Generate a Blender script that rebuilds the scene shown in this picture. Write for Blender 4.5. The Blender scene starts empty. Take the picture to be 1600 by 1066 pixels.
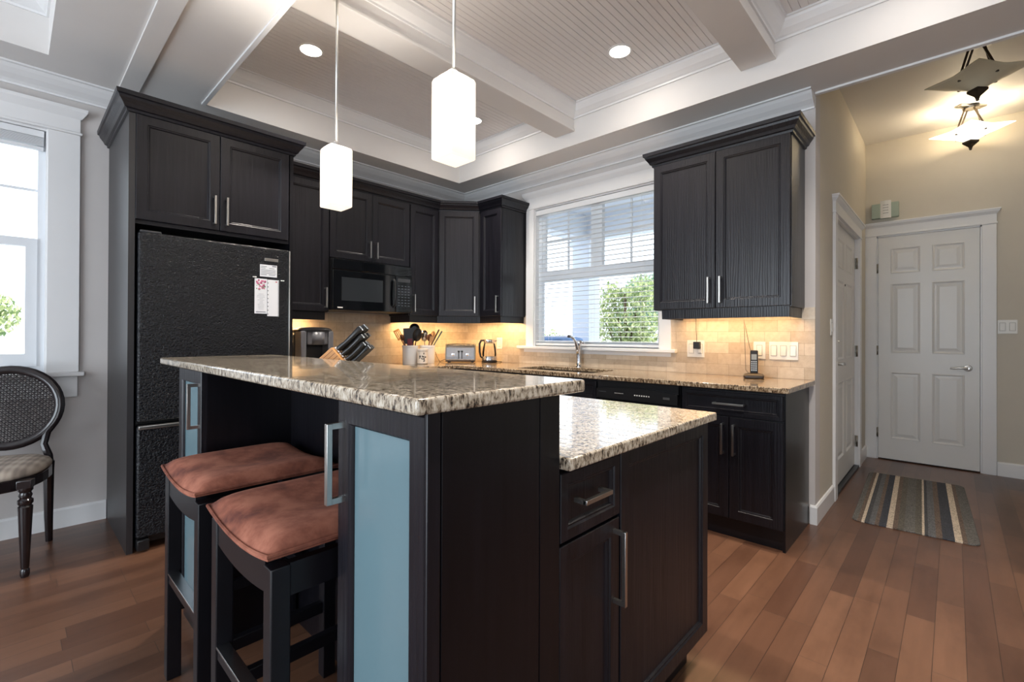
import bpy, bmesh, math, random
from mathutils import Vector, Matrix
random.seed(7)
SC = bpy.context.scene
COL = SC.collection

# ---------------------------------------------------------------- camera
F_PX, SX, SY = 735.17, 3.48, -11.92
YAW, PITCH, ROLL = math.radians(43.045), math.radians(0.243), math.radians(0.218)
CAM = Vector((4.013, -3.488, 1.192))
fw = Vector((-math.sin(YAW), math.cos(YAW), 0)); rt = Vector((math.cos(YAW), math.sin(YAW), 0)); up = Vector((0, 0, 1))
fw2 = fw*math.cos(PITCH)+up*math.sin(PITCH); up2 = up*math.cos(PITCH)-fw*math.sin(PITCH)
rt3 = rt*math.cos(ROLL)+up2*math.sin(ROLL); up3 = up2*math.cos(ROLL)-rt*math.sin(ROLL)
cd = bpy.data.cameras.new('camera'); cam = bpy.data.objects.new('camera', cd); COL.objects.link(cam)
M = Matrix((rt3, up3, -fw2)).transposed().to_4x4(); M.translation = CAM
cam.matrix_world = M
cd.sensor_width = 36.0; cd.sensor_fit = 'HORIZONTAL'; cd.lens = F_PX/1600*36.0
cd.shift_x = -SX/1600; cd.shift_y = SY/1600; cd.clip_start = 0.02; cd.clip_end = 200
SC.camera = cam

# ---------------------------------------------------------------- world, exposure
SC.view_settings.view_transform = 'Standard'; SC.view_settings.look = 'None'
SC.view_settings.gamma = 1.0; SC.view_settings.use_curve_mapping = False
SC.view_settings.exposure = 0.7
W = bpy.data.worlds.new('sky'); SC.world = W; W.use_nodes = True
bg = W.node_tree.nodes['Background']; bg.inputs[0].default_value = (0.80, 0.90, 1.0, 1); bg.inputs[1].default_value = 1.7
SC.cycles.max_bounces = 10; SC.cycles.diffuse_bounces = 5; SC.cycles.glossy_bounces = 4
SC.cycles.sample_clamp_indirect = 6.0; SC.cycles.caustics_reflective = False; SC.cycles.caustics_refractive = False

def add_light(name, kind, loc, energy, color, rot=(0, 0, 0), size=0.1, size_y=None, spot=None, blend=.5):
    d = bpy.data.lights.new(name, kind); d.energy = energy; d.color = color
    if kind == 'AREA':
        d.size = size
        if size_y: d.shape = 'RECTANGLE'; d.size_y = size_y
    elif kind in ('POINT', 'SPOT'): d.shadow_soft_size = size
    elif kind == 'SUN': d.angle = math.radians(3)
    if kind == 'SPOT': d.spot_size = math.radians(spot); d.spot_blend = blend
    o = bpy.data.objects.new(name, d); COL.objects.link(o); o.location = loc; o.rotation_euler = rot
    return o
R90 = math.radians(90)
DAY = (0.82, 0.91, 1.0)
# area lamps added as fill behind the camera; portals at the opening and windows
add_light('rear_fill', 'AREA', (2.6, -6.95, 1.35), 80, DAY, (R90, 0, 0), 3.1, 2.2)  # added fill standing in for daylight from the unseen rear opening
add_light('side_fill', 'AREA', (7.3, -5.0, 1.4), 40, DAY, (R90, 0, R90), 2.4, 2.2)  # added fill lamp; the wall behind it has no opening
for nm, lc, ro, sx, sy in (('rear_window_portal', (2.6, -7.07, 1.35), (R90, 0, 0), 3.2, 2.3), ('dining_window_portal', (-.12, -3.94, 1.69), (R90, 0, -R90), 1.21, 1.47), ('sink_window_portal', (1.674, .13, 1.755), (-R90, 0, 0), 1.30, 1.32)):
    add_light(nm, 'AREA', lc, 10, DAY, ro, sx, sy).data.cycles.is_portal = True
add_light('sun', 'SUN', (6, 4, 9), 3.4, (1, .96, .88), Vector((-.75, .12, -.65)).to_track_quat('-Z', 'Y').to_euler())
WARM = (1.0, 0.62, 0.28)

# ---------------------------------------------------------------- node helpers
def lin(c):
    def f(v):
        v /= 255.0
        return v/12.92 if v <= .04045 else ((v+.055)/1.055)**2.4
    return (f(c[0]), f(c[1]), f(c[2]), 1.0)
def new_mat(name):
    m = bpy.data.materials.new(name); m.use_nodes = True
    nt = m.node_tree; return m, nt, nt.nodes['Principled BSDF']
def node(nt, t, **kw):
    n = nt.nodes.new(t)
    for k, v in kw.items():
        if isinstance(k, str) and k.startswith('i_'): n.inputs[k[2:].replace('_', ' ')].default_value = v
        else: setattr(n, k, v)
    return n
def link(nt, a, b): nt.links.new(a, b)
def coords(nt, scale=(1, 1, 1), rot=(0, 0, 0), kind='Object'):
    tc = node(nt, 'ShaderNodeTexCoord'); mp = node(nt, 'ShaderNodeMapping')
    mp.inputs['Scale'].default_value = scale; mp.inputs['Rotation'].default_value = rot
    link(nt, tc.outputs[kind], mp.inputs[0]); return mp.outputs[0]
def ramp(nt, fac, stops, interp='LINEAR'):
    r = node(nt, 'ShaderNodeValToRGB'); cr = r.color_ramp; cr.interpolation = interp
    while len(cr.elements) < len(stops): cr.elements.new(0.5)
    for e, (p, c) in zip(cr.elements, stops): e.position = p; e.color = c if len(c) == 4 else (*c, 1)
    if fac is not None: link(nt, fac, r.inputs[0])
    return r
def noise(nt, vec, scale, detail=3, rough=.55):
    n = node(nt, 'ShaderNodeTexNoise'); n.inputs['Scale'].default_value = scale
    n.inputs['Detail'].default_value = detail; n.inputs['Roughness'].default_value = rough
    if vec is not None: link(nt, vec, n.inputs['Vector'])
    return n
def bump(nt, b, height, strength, dist=.001):
    n = node(nt, 'ShaderNodeBump'); n.inputs['Strength'].default_value = strength; n.inputs['Distance'].default_value = dist
    link(nt, height, n.inputs['Height']); link(nt, n.outputs[0], b.inputs['Normal'])
def plain(name, rgb, rough=.5, metal=0, var=.04, nscale=6, bmp=0, bscale=200, spec=.5, coat=0, emit=None, es=0):
    m, nt, b = new_mat(name)
    v = coords(nt); n = noise(nt, v, nscale)
    c = lin(rgb); lo = tuple(x*(1-var) for x in c[:3]); hi = tuple(min(1, x*(1+var)) for x in c[:3])
    r = ramp(nt, n.outputs[0], [(.3, lo), (.7, hi)]); link(nt, r.outputs[0], b.inputs['Base Color'])
    b.inputs['Roughness'].default_value = rough; b.inputs['Metallic'].default_value = metal
    b.inputs['Specular IOR Level'].default_value = spec; b.inputs['Coat Weight'].default_value = coat
    if emit: b.inputs['Emission Color'].default_value = (*emit, 1); b.inputs['Emission Strength'].default_value = es
    if bmp:
        n2 = noise(nt, v, bscale, 4); bump(nt, b, n2.outputs[0], bmp)
    return m

# ---------------------------------------------------------------- materials
def oak_mat(name, rgb, rough=.32, vert=True, bmp=.55):
    m, nt, b = new_mat(name)
    v = coords(nt, (60, 60, 2.2) if vert else (2.2, 60, 60))
    n = noise(nt, v, 1.0, 6, .6)
    c = lin(rgb)
    r = ramp(nt, n.outputs[0], [(.3, tuple(x*.65 for x in c[:3])), (.55, c[:3]), (.8, tuple(x*1.55 for x in c[:3]))])
    link(nt, r.outputs[0], b.inputs['Base Color'])
    n3 = noise(nt, coords(nt, (9, 9, 1.1) if vert else (1.1, 9, 9)), 1.0, 3)
    w = node(nt, 'ShaderNodeTexWave', wave_type='BANDS', bands_direction='X')
    w.inputs['Scale'].default_value = 1.2; w.inputs['Distortion'].default_value = 9; w.inputs['Detail'].default_value = 3
    link(nt, coords(nt, (18, 18, 1.6) if vert else (1.6, 18, 18)), w.inputs['Vector'])
    mx = node(nt, 'ShaderNodeMath', operation='ADD'); link(nt, n.outputs[0], mx.inputs[0])
    ml = node(nt, 'ShaderNodeMath', operation='MULTIPLY'); ml.inputs[1].default_value = .5
    link(nt, w.outputs[0], ml.inputs[0]); link(nt, ml.outputs[0], mx.inputs[1])
    bump(nt, b, mx.outputs[0], bmp, .0012)
    b.inputs['Roughness'].default_value = rough; b.inputs['Specular IOR Level'].default_value = .38
    return m
OAK = oak_mat('espresso_oak', (24, 23, 29))  # slight blue of the daylight put into the base colour
OAKP = oak_mat('espresso_panel', (15, 14, 19), .3, True, .12)  # same daylight blue in the base
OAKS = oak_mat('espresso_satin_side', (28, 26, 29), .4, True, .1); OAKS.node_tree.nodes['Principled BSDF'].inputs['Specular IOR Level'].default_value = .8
DARKW = plain('black_brown_wood', (17, 16, 21), .35, spec=.4, var=.1, nscale=20)  # base tinted with the blue of the daylight
CHAIRW = plain('dark_walnut_wood', (28, 21, 23), .22, var=.25, nscale=14, coat=.3)

def granite(name, cols, scale=1.0, rough=.1):
    m, nt, b = new_mat(name)
    v = coords(nt, (1.0, 1.0, .42))
    n1 = noise(nt, v, 135*scale, 4, .68); n2 = noise(nt, v, 60*scale, 3, .6)
    vo = node(nt, 'ShaderNodeTexVoronoi'); vo.inputs['Scale'].default_value = 190*scale; link(nt, v, vo.inputs['Vector'])
    mix = node(nt, 'ShaderNodeMath', operation='ADD'); link(nt, n1.outputs[0], mix.inputs[0])
    m2 = node(nt, 'ShaderNodeMath', operation='MULTIPLY_ADD'); link(nt, n2.outputs[0], m2.inputs[0]); m2.inputs[1].default_value = .45; m2.inputs[2].default_value = -.22
    link(nt, m2.outputs[0], mix.inputs[1])
    r = ramp(nt, mix.outputs[0], [(.33, lin(cols[0])), (.40, lin(cols[1])), (.46, lin(cols[2])), (.54, lin(cols[3])), (.68, lin(cols[4]))])
    r2 = ramp(nt, vo.outputs['Distance'], [(.0, (.25, .22, .2)), (.22, (1, 1, 1))])
    r3 = ramp(nt, n2.outputs[0], [(.45, (0, 0, 0)), (.62, (1, 1, 1))])
    mc = node(nt, 'ShaderNodeMix', data_type='RGBA', blend_type='MULTIPLY'); link(nt, r3.outputs[0], mc.inputs[0])
    link(nt, r.outputs[0], mc.inputs[6]); link(nt, r2.outputs[0], mc.inputs[7])
    link(nt, mc.outputs[2], b.inputs['Base Color'])
    b.inputs['Roughness'].default_value = rough; b.inputs['Specular IOR Level'].default_value = .6; b.inputs['Coat Weight'].default_value = .35; b.inputs['Coat Roughness'].default_value = .015
    return m
GRAN = granite('cream_speckled_granite', [(30, 27, 25), (88, 76, 65), (150, 135, 116), (186, 173, 153), (212, 203, 188)])
GRAN2 = granite('brown_speckled_granite', [(22, 17, 16), (74, 58, 44), (120, 98, 74), (166, 144, 116), (196, 182, 160)])

def floor_mat():
    m, nt, b = new_mat('brown_maple_planks')
    tc = node(nt, 'ShaderNodeTexCoord'); sp = node(nt, 'ShaderNodeSeparateXYZ'); cb = node(nt, 'ShaderNodeCombineXYZ')
    link(nt, tc.outputs['Object'], sp.inputs[0]); link(nt, sp.outputs[1], cb.inputs[0]); link(nt, sp.outputs[0], cb.inputs[1])
    br = node(nt, 'ShaderNodeTexBrick'); link(nt, cb.outputs[0], br.inputs['Vector'])
    br.offset = .37; br.offset_frequency = 3; br.squash = 1.35; br.squash_frequency = 4
    br.inputs['Scale'].default_value = 1; br.inputs['Brick Width'].default_value = .62; br.inputs['Row Height'].default_value = .092
    br.inputs['Mortar Size'].default_value = .0009; br.inputs['Mortar Smooth'].default_value = .2; br.inputs['Bias'].default_value = -.1
    br.inputs['Color1'].default_value = lin((86, 58, 44)); br.inputs['Color2'].default_value = lin((116, 82, 62)); br.inputs['Mortar'].default_value = lin((46, 33, 27))
    n = noise(nt, coords(nt, (22, 2.0, 1)), 1, 5, .6)
    n2 = noise(nt, coords(nt, (5, 2.2, 1)), 1, 4, .6)
    r = ramp(nt, n.outputs[0], [(.3, (.86, .84, .82)), (.7, (1.08, 1.08, 1.08))])
    r2 = ramp(nt, n2.outputs[0], [(.32, (.74, .71, .7)), (.5, (1, 1, 1)), (.75, (1.1, 1.1, 1.1))])
    m1 = node(nt, 'ShaderNodeMix', data_type='RGBA', blend_type='MULTIPLY'); m1.inputs[0].default_value = 1
    link(nt, br.outputs[0], m1.inputs[6]); link(nt, r.outputs[0], m1.inputs[7])
    m2 = node(nt, 'ShaderNodeMix', data_type='RGBA', blend_type='MULTIPLY'); m2.inputs[0].default_value = 1
    link(nt, m1.outputs[2], m2.inputs[6]); link(nt, r2.outputs[0], m2.inputs[7])
    link(nt, m2.outputs[2], b.inputs['Base Color']); b.inputs['Roughness'].default_value = .3
    inv = node(nt, 'ShaderNodeMath', operation='SUBTRACT'); inv.inputs[0].default_value = 1; link(nt, br.outputs['Fac'], inv.inputs[1])
    bump(nt, b, inv.outputs[0], .4, .001)
    return m
FLOOR = floor_mat()

def tile_mat():
    m, nt, b = new_mat('travertine_subway_tile')
    tc = node(nt, 'ShaderNodeTexCoord'); sp = node(nt, 'ShaderNodeSeparateXYZ'); cb = node(nt, 'ShaderNodeCombineXYZ')
    ad = node(nt, 'ShaderNodeMath', operation='ADD')
    link(nt, tc.outputs['Object'], sp.inputs[0]); link(nt, sp.outputs[0], ad.inputs[0]); link(nt, sp.outputs[1], ad.inputs[1])
    link(nt, ad.outputs[0], cb.inputs[0]); link(nt, sp.outputs[2], cb.inputs[1])
    mp = node(nt, 'ShaderNodeMapping'); mp.inputs['Location'].default_value = (.03, -.914+.0, 0); link(nt, cb.outputs[0], mp.inputs[0])
    br = node(nt, 'ShaderNodeTexBrick'); link(nt, mp.outputs[0], br.inputs['Vector'])
    br.inputs['Scale'].default_value = 1; br.inputs['Brick Width'].default_value = .155; br.inputs['Row Height'].default_value = .0775
    br.inputs['Mortar Size'].default_value = .0012; br.inputs['Mortar Smooth'].default_value = .3; br.inputs['Bias'].default_value = 0
    br.inputs['Color1'].default_value = lin((196, 178, 154)); br.inputs['Color2'].default_value = lin((222, 208, 188)); br.inputs['Mortar'].default_value = lin((170, 152, 130))
    n = noise(nt, mp.outputs[0], 26, 6, .65)
    r = ramp(nt, n.outputs[0], [(.3, (.86, .82, .78)), (.6, (1, 1, 1))])
    m1 = node(nt, 'ShaderNodeMix', data_type='RGBA', blend_type='MULTIPLY'); m1.inputs[0].default_value = 1
    link(nt, br.outputs[0], m1.inputs[6]); link(nt, r.outputs[0], m1.inputs[7]); link(nt, m1.outputs[2], b.inputs['Base Color'])
    b.inputs['Roughness'].default_value = .38
    inv = node(nt, 'ShaderNodeMath', operation='SUBTRACT'); inv.inputs[0].default_value = 1; link(nt, br.outputs['Fac'], inv.inputs[1])
    bump(nt, b, inv.outputs[0], .35, .0015)
    return m
TILE = tile_mat()

WALL = plain('greige_wall_paint', (203, 198, 195), .75, var=.015, bmp=.12, bscale=160)
HALLW = plain('lamp_warmed_wall_paint', (205, 198, 184), .75, var=.015, bmp=.12, bscale=160)  # warm cast of the hall lamp put into the wall colour
TRIM = plain('white_trim_paint', (232, 232, 232), .35, var=.01)
CEIL = plain('white_ceiling_paint', (224, 221, 218), .6, var=.01)
BEAD = plain('white_beadboard_paint', (222, 219, 218), .45, var=.01)
DOORM = plain('white_door_paint', (226, 225, 222), .32, var=.01)
DARKGAP = plain('dark_gap', (20, 18, 18), .8)
NICKEL = plain('brushed_nickel', (196, 194, 190), .28, 1.0, var=.03, nscale=40)
CHROME = plain('polished_chrome', (215, 216, 220), .06, 1.0, var=.01)
STEEL = plain('brushed_steel', (186, 186, 188), .25, 1.0, var=.05, nscale=60)
BLKPL = plain('black_plastic', (22, 22, 24), .35, var=.05)
BLKGL = plain('glossy_black_glass', (10, 12, 15), .06, var=.03, spec=.7)
GREYPL = plain('mid_grey_plastic', (108, 108, 112), .3, var=.04)
DKGREY = plain('dark_grey_plastic', (58, 59, 62), .3, var=.04)
PLGAP = plain('grey_seam', (150, 148, 142), .6)
WHPL = plain('white_plastic', (236, 235, 230), .35, var=.01)
CERAM = plain('white_ceramic', (228, 228, 228), .18, var=.02)
CREAMC = plain('cream_ceramic', (226, 216, 204), .22, var=.03)
PAPER = plain('white_paper', (240, 240, 242), .7, var=.01)
INK = plain('grey_ink', (120, 124, 132), .7)
PINK = plain('pink_print', (205, 120, 150), .7, var=.3, nscale=60)
GREENP = plain('green_print', (120, 150, 110), .7, var=.3, nscale=60)
REDP = plain('red_print', (190, 40, 50), .6)
BAMBOO = plain('light_bamboo_wood', (206, 150, 92), .45, var=.14, nscale=18)
BAMBOOD = plain('bamboo_stripe', (158, 98, 52), .5, var=.1)
SPOONW = plain('pale_spoon_wood', (196, 150, 100), .55, var=.12, nscale=22)
DKSPOON = plain('dark_spoon_wood', (92, 56, 34), .5, var=.2, nscale=22)
MAROON = plain('maroon_silicone', (110, 46, 58), .5)
TEAL = plain('teal_plastic', (42, 92, 108), .4)
CORD = plain('dark_cord', (44, 36, 32), .5)
GREYC = plain('olive_grey_cord', (100, 92, 76), .5)
BRONZE = plain('dark_bronze_metal', (70, 62, 54), .35, .8, var=.1)
PEWTER = plain('pewter_metal', (150, 146, 138), .3, 1.0)
SAGE = plain('sage_green_plastic', (166, 180, 164), .5)
LCD = plain('grey_lcd', (150, 160, 165), .2)
FROST = plain('pale_teal_frosted_glass', (104, 130, 138), .16, var=.01, spec=.6)
BROWNPL = plain('brown_grey_plastic', (72, 62, 54), .35, var=.05)
RUBBER = plain('black_rubber', (18, 17, 17), .7)
SILL = plain('white_vinyl', (230, 234, 238), .3, var=.01)
SLAT = plain('white_blind_slat', (232, 234, 236), .4, var=.01)
SHADELIT = plain('lit_alabaster_glass', (250, 245, 235), .3, emit=(1.0, .92, .76), es=1.3)
SHADEOFF = plain('unlit_alabaster_glass', (206, 200, 176), .3, var=.06)
LAMPDISC = plain('lit_downlight_lens', (255, 250, 240), .4, emit=(1.0, .90, .76), es=9.0)
LEDSTRIP = plain('lit_warm_strip', (255, 230, 190), .4, emit=(1.0, .7, .38), es=4.0)
BARK = plain('bark', (92, 76, 60), .9, var=.3, nscale=30)
PALEGND = plain('pale_bounce_ground', (196, 198, 200), .9, var=.08)  # ground made pale so its bounce light on the porch stays white
PORCH = plain('white_porch_paint', (226, 232, 240), .6, var=.01)
BLUEP = plain('blue_cover_cloth', (96, 130, 176), .7, var=.2)

def opal_mat(name, es):
    m, nt, b = new_mat(name); b.inputs['Roughness'].default_value = .25
    n = noise(nt, coords(nt), 4); r = ramp(nt, n.outputs[0], [(.3, (.72, .69, .65)), (.7, (.75, .72, .68))]); link(nt, r.outputs[0], b.inputs['Base Color'])
    b.inputs['Emission Color'].default_value = (1, .91, .80, 1); b.inputs['Emission Strength'].default_value = es
    t = node(nt, 'ShaderNodeBsdfTranslucent'); t.inputs[0].default_value = (1, .95, .88, 1)
    mx = node(nt, 'ShaderNodeMixShader'); mx.inputs[0].default_value = .5
    link(nt, b.outputs[0], mx.inputs[1]); link(nt, t.outputs[0], mx.inputs[2]); link(nt, mx.outputs[0], nt.nodes['Material Output'].inputs[0]); return m
def fridge_mat():
    m, nt, b = new_mat('textured_black_enamel')
    b.inputs['Base Color'].default_value = lin((10, 12, 17)); b.inputs['Roughness'].default_value = .3  # black base carries a little daylight blue
    v = coords(nt); n = noise(nt, v, 90, 3, .5); n.inputs['Distortion'].default_value = .8
    b.inputs['Specular IOR Level'].default_value = .4; b.inputs['Roughness'].default_value = .26; bump(nt, b, n.outputs[0], 1.0, .006); return m
SHADEIN = opal_mat('lit_opal_glass', .26)
FRIDGE = fridge_mat()

def suede_mat():
    m, nt, b = new_mat('rust_suede')
    v = coords(nt); n = noise(nt, v, 7, 5, .6); n2 = noise(nt, v, 160, 3, .7)
    r = ramp(nt, n.outputs[0], [(.36, lin((90, 54, 48))), (.5, lin((136, 84, 68))), (.62, lin((166, 108, 88)))])
    link(nt, r.outputs[0], b.inputs['Base Color']); b.inputs['Roughness'].default_value = .85
    b.inputs['Sheen Weight'].default_value = .15; b.inputs['Sheen Tint'].default_value = lin((220, 160, 140)); b.inputs['Specular IOR Level'].default_value = .1
    bump(nt, b, n2.outputs[0], .3, .001); return m
SUEDE = suede_mat()

def plaid_mat():
    m, nt, b = new_mat('taupe_plaid_fabric')
    v = coords(nt)
    out = None
    for d, s in (('X', 11), ('Y', 11), ('Y', 37)):
        w = node(nt, 'ShaderNodeTexWave', wave_type='BANDS', bands_direction=d, wave_profile='SIN'); w.inputs['Scale'].default_value = s/6.283*2
        link(nt, v, w.inputs['Vector'])
        if out is None: out = w.outputs['Fac']
        else:
            a = node(nt, 'ShaderNodeMath', operation='ADD'); link(nt, out, a.inputs[0]); link(nt, w.outputs['Fac'], a.inputs[1]); out = a.outputs[0]
    dv = node(nt, 'ShaderNodeMath', operation='DIVIDE'); link(nt, out, dv.inputs[0]); dv.inputs[1].default_value = 3
    r = ramp(nt, dv.outputs[0], [(.2, lin((130, 120, 112))), (.5, lin((154, 142, 131))), (.8, lin((172, 161, 149)))])
    link(nt, r.outputs[0], b.inputs['Base Color']); b.inputs['Roughness'].default_value = .9
    n2 = noise(nt, v, 300, 2); bump(nt, b, n2.outputs[0], .3, .001); return m
PLAID = plaid_mat()

def mat_stripes():
    m, nt, b = new_mat('striped_loop_pile')
    tc = node(nt, 'ShaderNodeTexCoord'); sp = node(nt, 'ShaderNodeSeparateXYZ'); link(nt, tc.outputs['Generated'], sp.inputs[0])
    g, dg, br, nv, cr, ol = (100, 97, 93), (70, 70, 72), (106, 90, 79), (60, 62, 69), (196, 180, 160), (94, 89, 80)
    st = [(0, g), (.05, br), (.083, cr), (.112, dg), (.15, (98, 98, 100)), (.197, br), (.232, nv), (.295, cr), (.347, br), (.384, ol), (.436, g), (.52, ol), (.578, cr), (.597, dg), (.625, (98, 98, 100)), (.682, br), (.73, nv), (.82, cr), (.873, br), (.91, g)]
    r = ramp(nt, sp.outputs[0], [(p, lin(c)) for p, c in st], 'CONSTANT')
    n = noise(nt, coords(nt), 170, 2); r2 = ramp(nt, n.outputs[0], [(.35, (.55, .55, .55)), (.65, (1.4, 1.4, 1.4))])
    mm = node(nt, 'ShaderNodeMix', data_type='RGBA', blend_type='MULTIPLY'); mm.inputs[0].default_value = 1
    link(nt, r.outputs[0], mm.inputs[6]); link(nt, r2.outputs[0], mm.inputs[7]); link(nt, mm.outputs[2], b.inputs['Base Color'])
    b.inputs['Roughness'].default_value = .95; bump(nt, b, n.outputs[0], .6, .003); return m
MATM = mat_stripes()

def glass_mat(name, tint=(1, 1, 1), gloss=.1):
    m, nt, b = new_mat(name); nt.nodes.remove(b)
    out = nt.nodes['Material Output']
    t = node(nt, 'ShaderNodeBsdfTransparent'); t.inputs[0].default_value = (*tint, 1)
    g = node(nt, 'ShaderNodeBsdfGlossy'); g.inputs['Roughness'].default_value = .03
    mx = node(nt, 'ShaderNodeMixShader'); lw = node(nt, 'ShaderNodeLayerWeight'); lw.inputs[0].default_value = .25
    n = noise(nt, coords(nt), 1.0)
    ml = node(nt, 'ShaderNodeMath', operation='MULTIPLY'); link(nt, lw.outputs['Fresnel'], ml.inputs[0]); ml.inputs[1].default_value = gloss*6
    link(nt, ml.outputs[0], mx.inputs[0]); link(nt, t.outputs[0], mx.inputs[1]); link(nt, g.outputs[0], mx.inputs[2])
    link(nt, mx.outputs[0], out.inputs[0]); return m
GLASS = glass_mat('window_glass', (1, 1, 1), .1)
CARAFE = glass_mat('clear_carafe_glass', (.93, .93, .93), .2)

def leaf_mat(name, a, c):
    m, nt, b = new_mat(name)
    n = noise(nt, coords(nt), 9, 3); r = ramp(nt, n.outputs[0], [(.35, lin(a)), (.65, lin(c))])
    link(nt, r.outputs[0], b.inputs['Base Color']); b.inputs['Roughness'].default_value = .5
    tr = node(nt, 'ShaderNodeBsdfTranslucent'); link(nt, r.outputs[0], tr.inputs[0])
    mx = node(nt, 'ShaderNodeMixShader'); mx.inputs[0].default_value = .45
    out = nt.nodes['Material Output']; link(nt, b.outputs[0], mx.inputs[1]); link(nt, tr.outputs[0], mx.inputs[2]); link(nt, mx.outputs[0], out.inputs[0])
    return m
LEAF = leaf_mat('green_leaves', (104, 130, 84), (226, 232, 180))  # colours lifted towards white, overexposed daylight put into the leaves
LEAF2 = leaf_mat('bluish_green_leaves', (92, 128, 116), (190, 214, 180))

# ---------------------------------------------------------------- mesh builder
WM = {}
class MB:
    def __init__(s): s.bm = bmesh.new(); s.T = Matrix(); s.mi = 0
    def frame(s, O, u, n):
        u = Vector(u); n = Vector(n); z = Vector((0, 0, 1))
        s.T = Matrix((u, n, z)).transposed().to_4x4(); s.T.translation = Vector(O); return s
    def at(s, O, rot=None):
        s.T = Matrix.Translation(Vector(O)) @ (rot.to_4x4() if rot else Matrix()); return s
    def vv(s, p): return s.bm.verts.new(s.T @ Vector(p))
    def face(s, vs):
        f = s.bm.faces.new(vs); f.material_index = s.mi; return f
    def box(s, x0, x1, y0, y1, z0, z1, bev=0, seg=2):
        v = [s.vv((x, y, z)) for z in (z0, z1) for y in (y0, y1) for x in (x0, x1)]
        fs = [s.face([v[i] for i in q]) for q in ((0, 2, 3, 1), (4, 5, 7, 6), (0, 1, 5, 4), (2, 6, 7, 3), (0, 4, 6, 2), (1, 3, 7, 5))]
        if bev:
            es = list({e for f in fs for e in f.edges})
            r = bmesh.ops.bevel(s.bm, geom=es, offset=bev, segments=seg, affect='EDGES', profile=.5)
            for f in r['faces']: f.material_index = s.mi; f.smooth = True
        return s
    def rings(s, rs, closed=True, cap0=True, cap1=True, smooth=False):
        vr = [[s.vv(p) for p in r] for r in rs]; n = len(vr[0])
        for a, b in zip(vr, vr[1:]):
            for i in range(n if closed else n-1):
                j = (i+1) % n; f = s.face([a[i], a[j], b[j], b[i]]); f.smooth = smooth
        if cap0 and n > 2: s.face(vr[0][::-1])
        if cap1 and n > 2: s.face(vr[-1])
        return s
    def rects(s, rs, w, h, cap0=True, cap1=True, x0=0, z0=0):
        """nested rectangles (inset, y) in the local x-z plane"""
        return s.rings([[(x0+i, y, z0+i), (x0+w-i, y, z0+i), (x0+w-i, y, z0+h-i), (x0+i, y, z0+h-i)] for i, y in rs], True, cap0, cap1)
    def lathe(s, prof, n=24, axis='z', c=(0, 0, 0), cap0=True, cap1=True):
        rs = []
        for r, h in prof:
            ring = []
            for k in range(n):
                a = 2*math.pi*k/n; p, q = r*math.cos(a), r*math.sin(a)
                ring.append({'z': (c[0]+p, c[1]+q, c[2]+h), 'y': (c[0]+p, c[1]+h, c[2]+q), 'x': (c[0]+h, c[1]+p, c[2]+q)}[axis])
            rs.append(ring)
        return s.rings(rs, True, cap0, cap1, True)
    def tube(s, pts, r, n=8, caps=True, sq=False):
        pts = [Vector(p) for p in pts]; rr = r if isinstance(r, (list, tuple)) else [r]*len(pts)
        ref = None; rs = []
        for i, p in enumerate(pts):
            t = (pts[min(i+1, len(pts)-1)]-pts[max(i-1, 0)]).normalized()
            if ref is None: ref = Vector((0, 0, 1)) if abs(t.z) < .9 else Vector((1, 0, 0))
            a = (ref-t*ref.dot(t)).normalized(); b = t.cross(a); ref = a
            rs.append([p+(a*math.cos(2*math.pi*k/n)+b*math.sin(2*math.pi*k/n))*rr[i] for k in range(n)])
        return s.rings(rs, True, caps, caps, True)
    def prism(s, poly, axis, d0, d1, smooth=False):
        f = {'x': lambda a, b, d: (d, a, b), 'y': lambda a, b, d: (a, d, b), 'z': lambda a, b, d: (a, b, d)}[axis]
        return s.rings([[f(a, b, d) for a, b in poly] for d in (d0, d1)], True, True, True, smooth)
    def sweep(s, path, prof, closed=False):
        """profile (offset to the right of the path, z) mitred along an xy path"""
        P = [Vector((p[0], p[1])) for p in path]; n = len(P); rs = []
        def rn(a, b): d = (b-a).normalized(); return Vector((d.y, -d.x))
        for i in range(n):
            if closed: n1, n2 = rn(P[i-1], P[i]), rn(P[i], P[(i+1) % n])
            elif i == 0: n1 = n2 = rn(P[0], P[1])
            elif i == n-1: n1 = n2 = rn(P[-2], P[-1])
            else: n1, n2 = rn(P[i-1], P[i]), rn(P[i], P[i+1])
            m = (n1+n2)/(1+n1.dot(n2))
            rs.append([(P[i].x+m.x*o, P[i].y+m.y*o, z) for o, z in prof])
        if closed: rs.append(rs[0])
        return s.rings(rs, True, not closed, not closed)
    def cells(s, xs, ys, filled, z0, z1, bev=0):
        """slab from a grid of filled cells (with holes)"""
        vt = {}
        def g(i, j, z):
            k = (i, j, z)
            if k not in vt: vt[k] = s.vv((xs[i], ys[j], z))
            return vt[k]
        F = set(filled)
        for i, j in F:
            s.face([g(i, j, z1), g(i+1, j, z1), g(i+1, j+1, z1), g(i, j+1, z1)]); s.face([g(i, j, z0), g(i, j+1, z0), g(i+1, j+1, z0), g(i+1, j, z0)])
            for di, dj, a, b in ((-1, 0, (i, j), (i, j+1)), (1, 0, (i+1, j), (i+1, j+1)), (0, -1, (i, j), (i+1, j)), (0, 1, (i, j+1), (i+1, j+1))):
                if (i+di, j+dj) not in F: s.face([g(*a, z0), g(*b, z0), g(*b, z1), g(*a, z1)])
        bmesh.ops.recalc_face_normals(s.bm, faces=s.bm.faces[:])
        if bev:
            es = [e for e in s.bm.edges if len(e.link_faces) == 2 and e.link_faces[0].normal.dot(e.link_faces[1].normal) < .3]
            r = bmesh.ops.bevel(s.bm, geom=es, offset=bev, segments=3, affect='EDGES', profile=.5)
            for f in r['faces']: f.smooth = True
        return s
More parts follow.
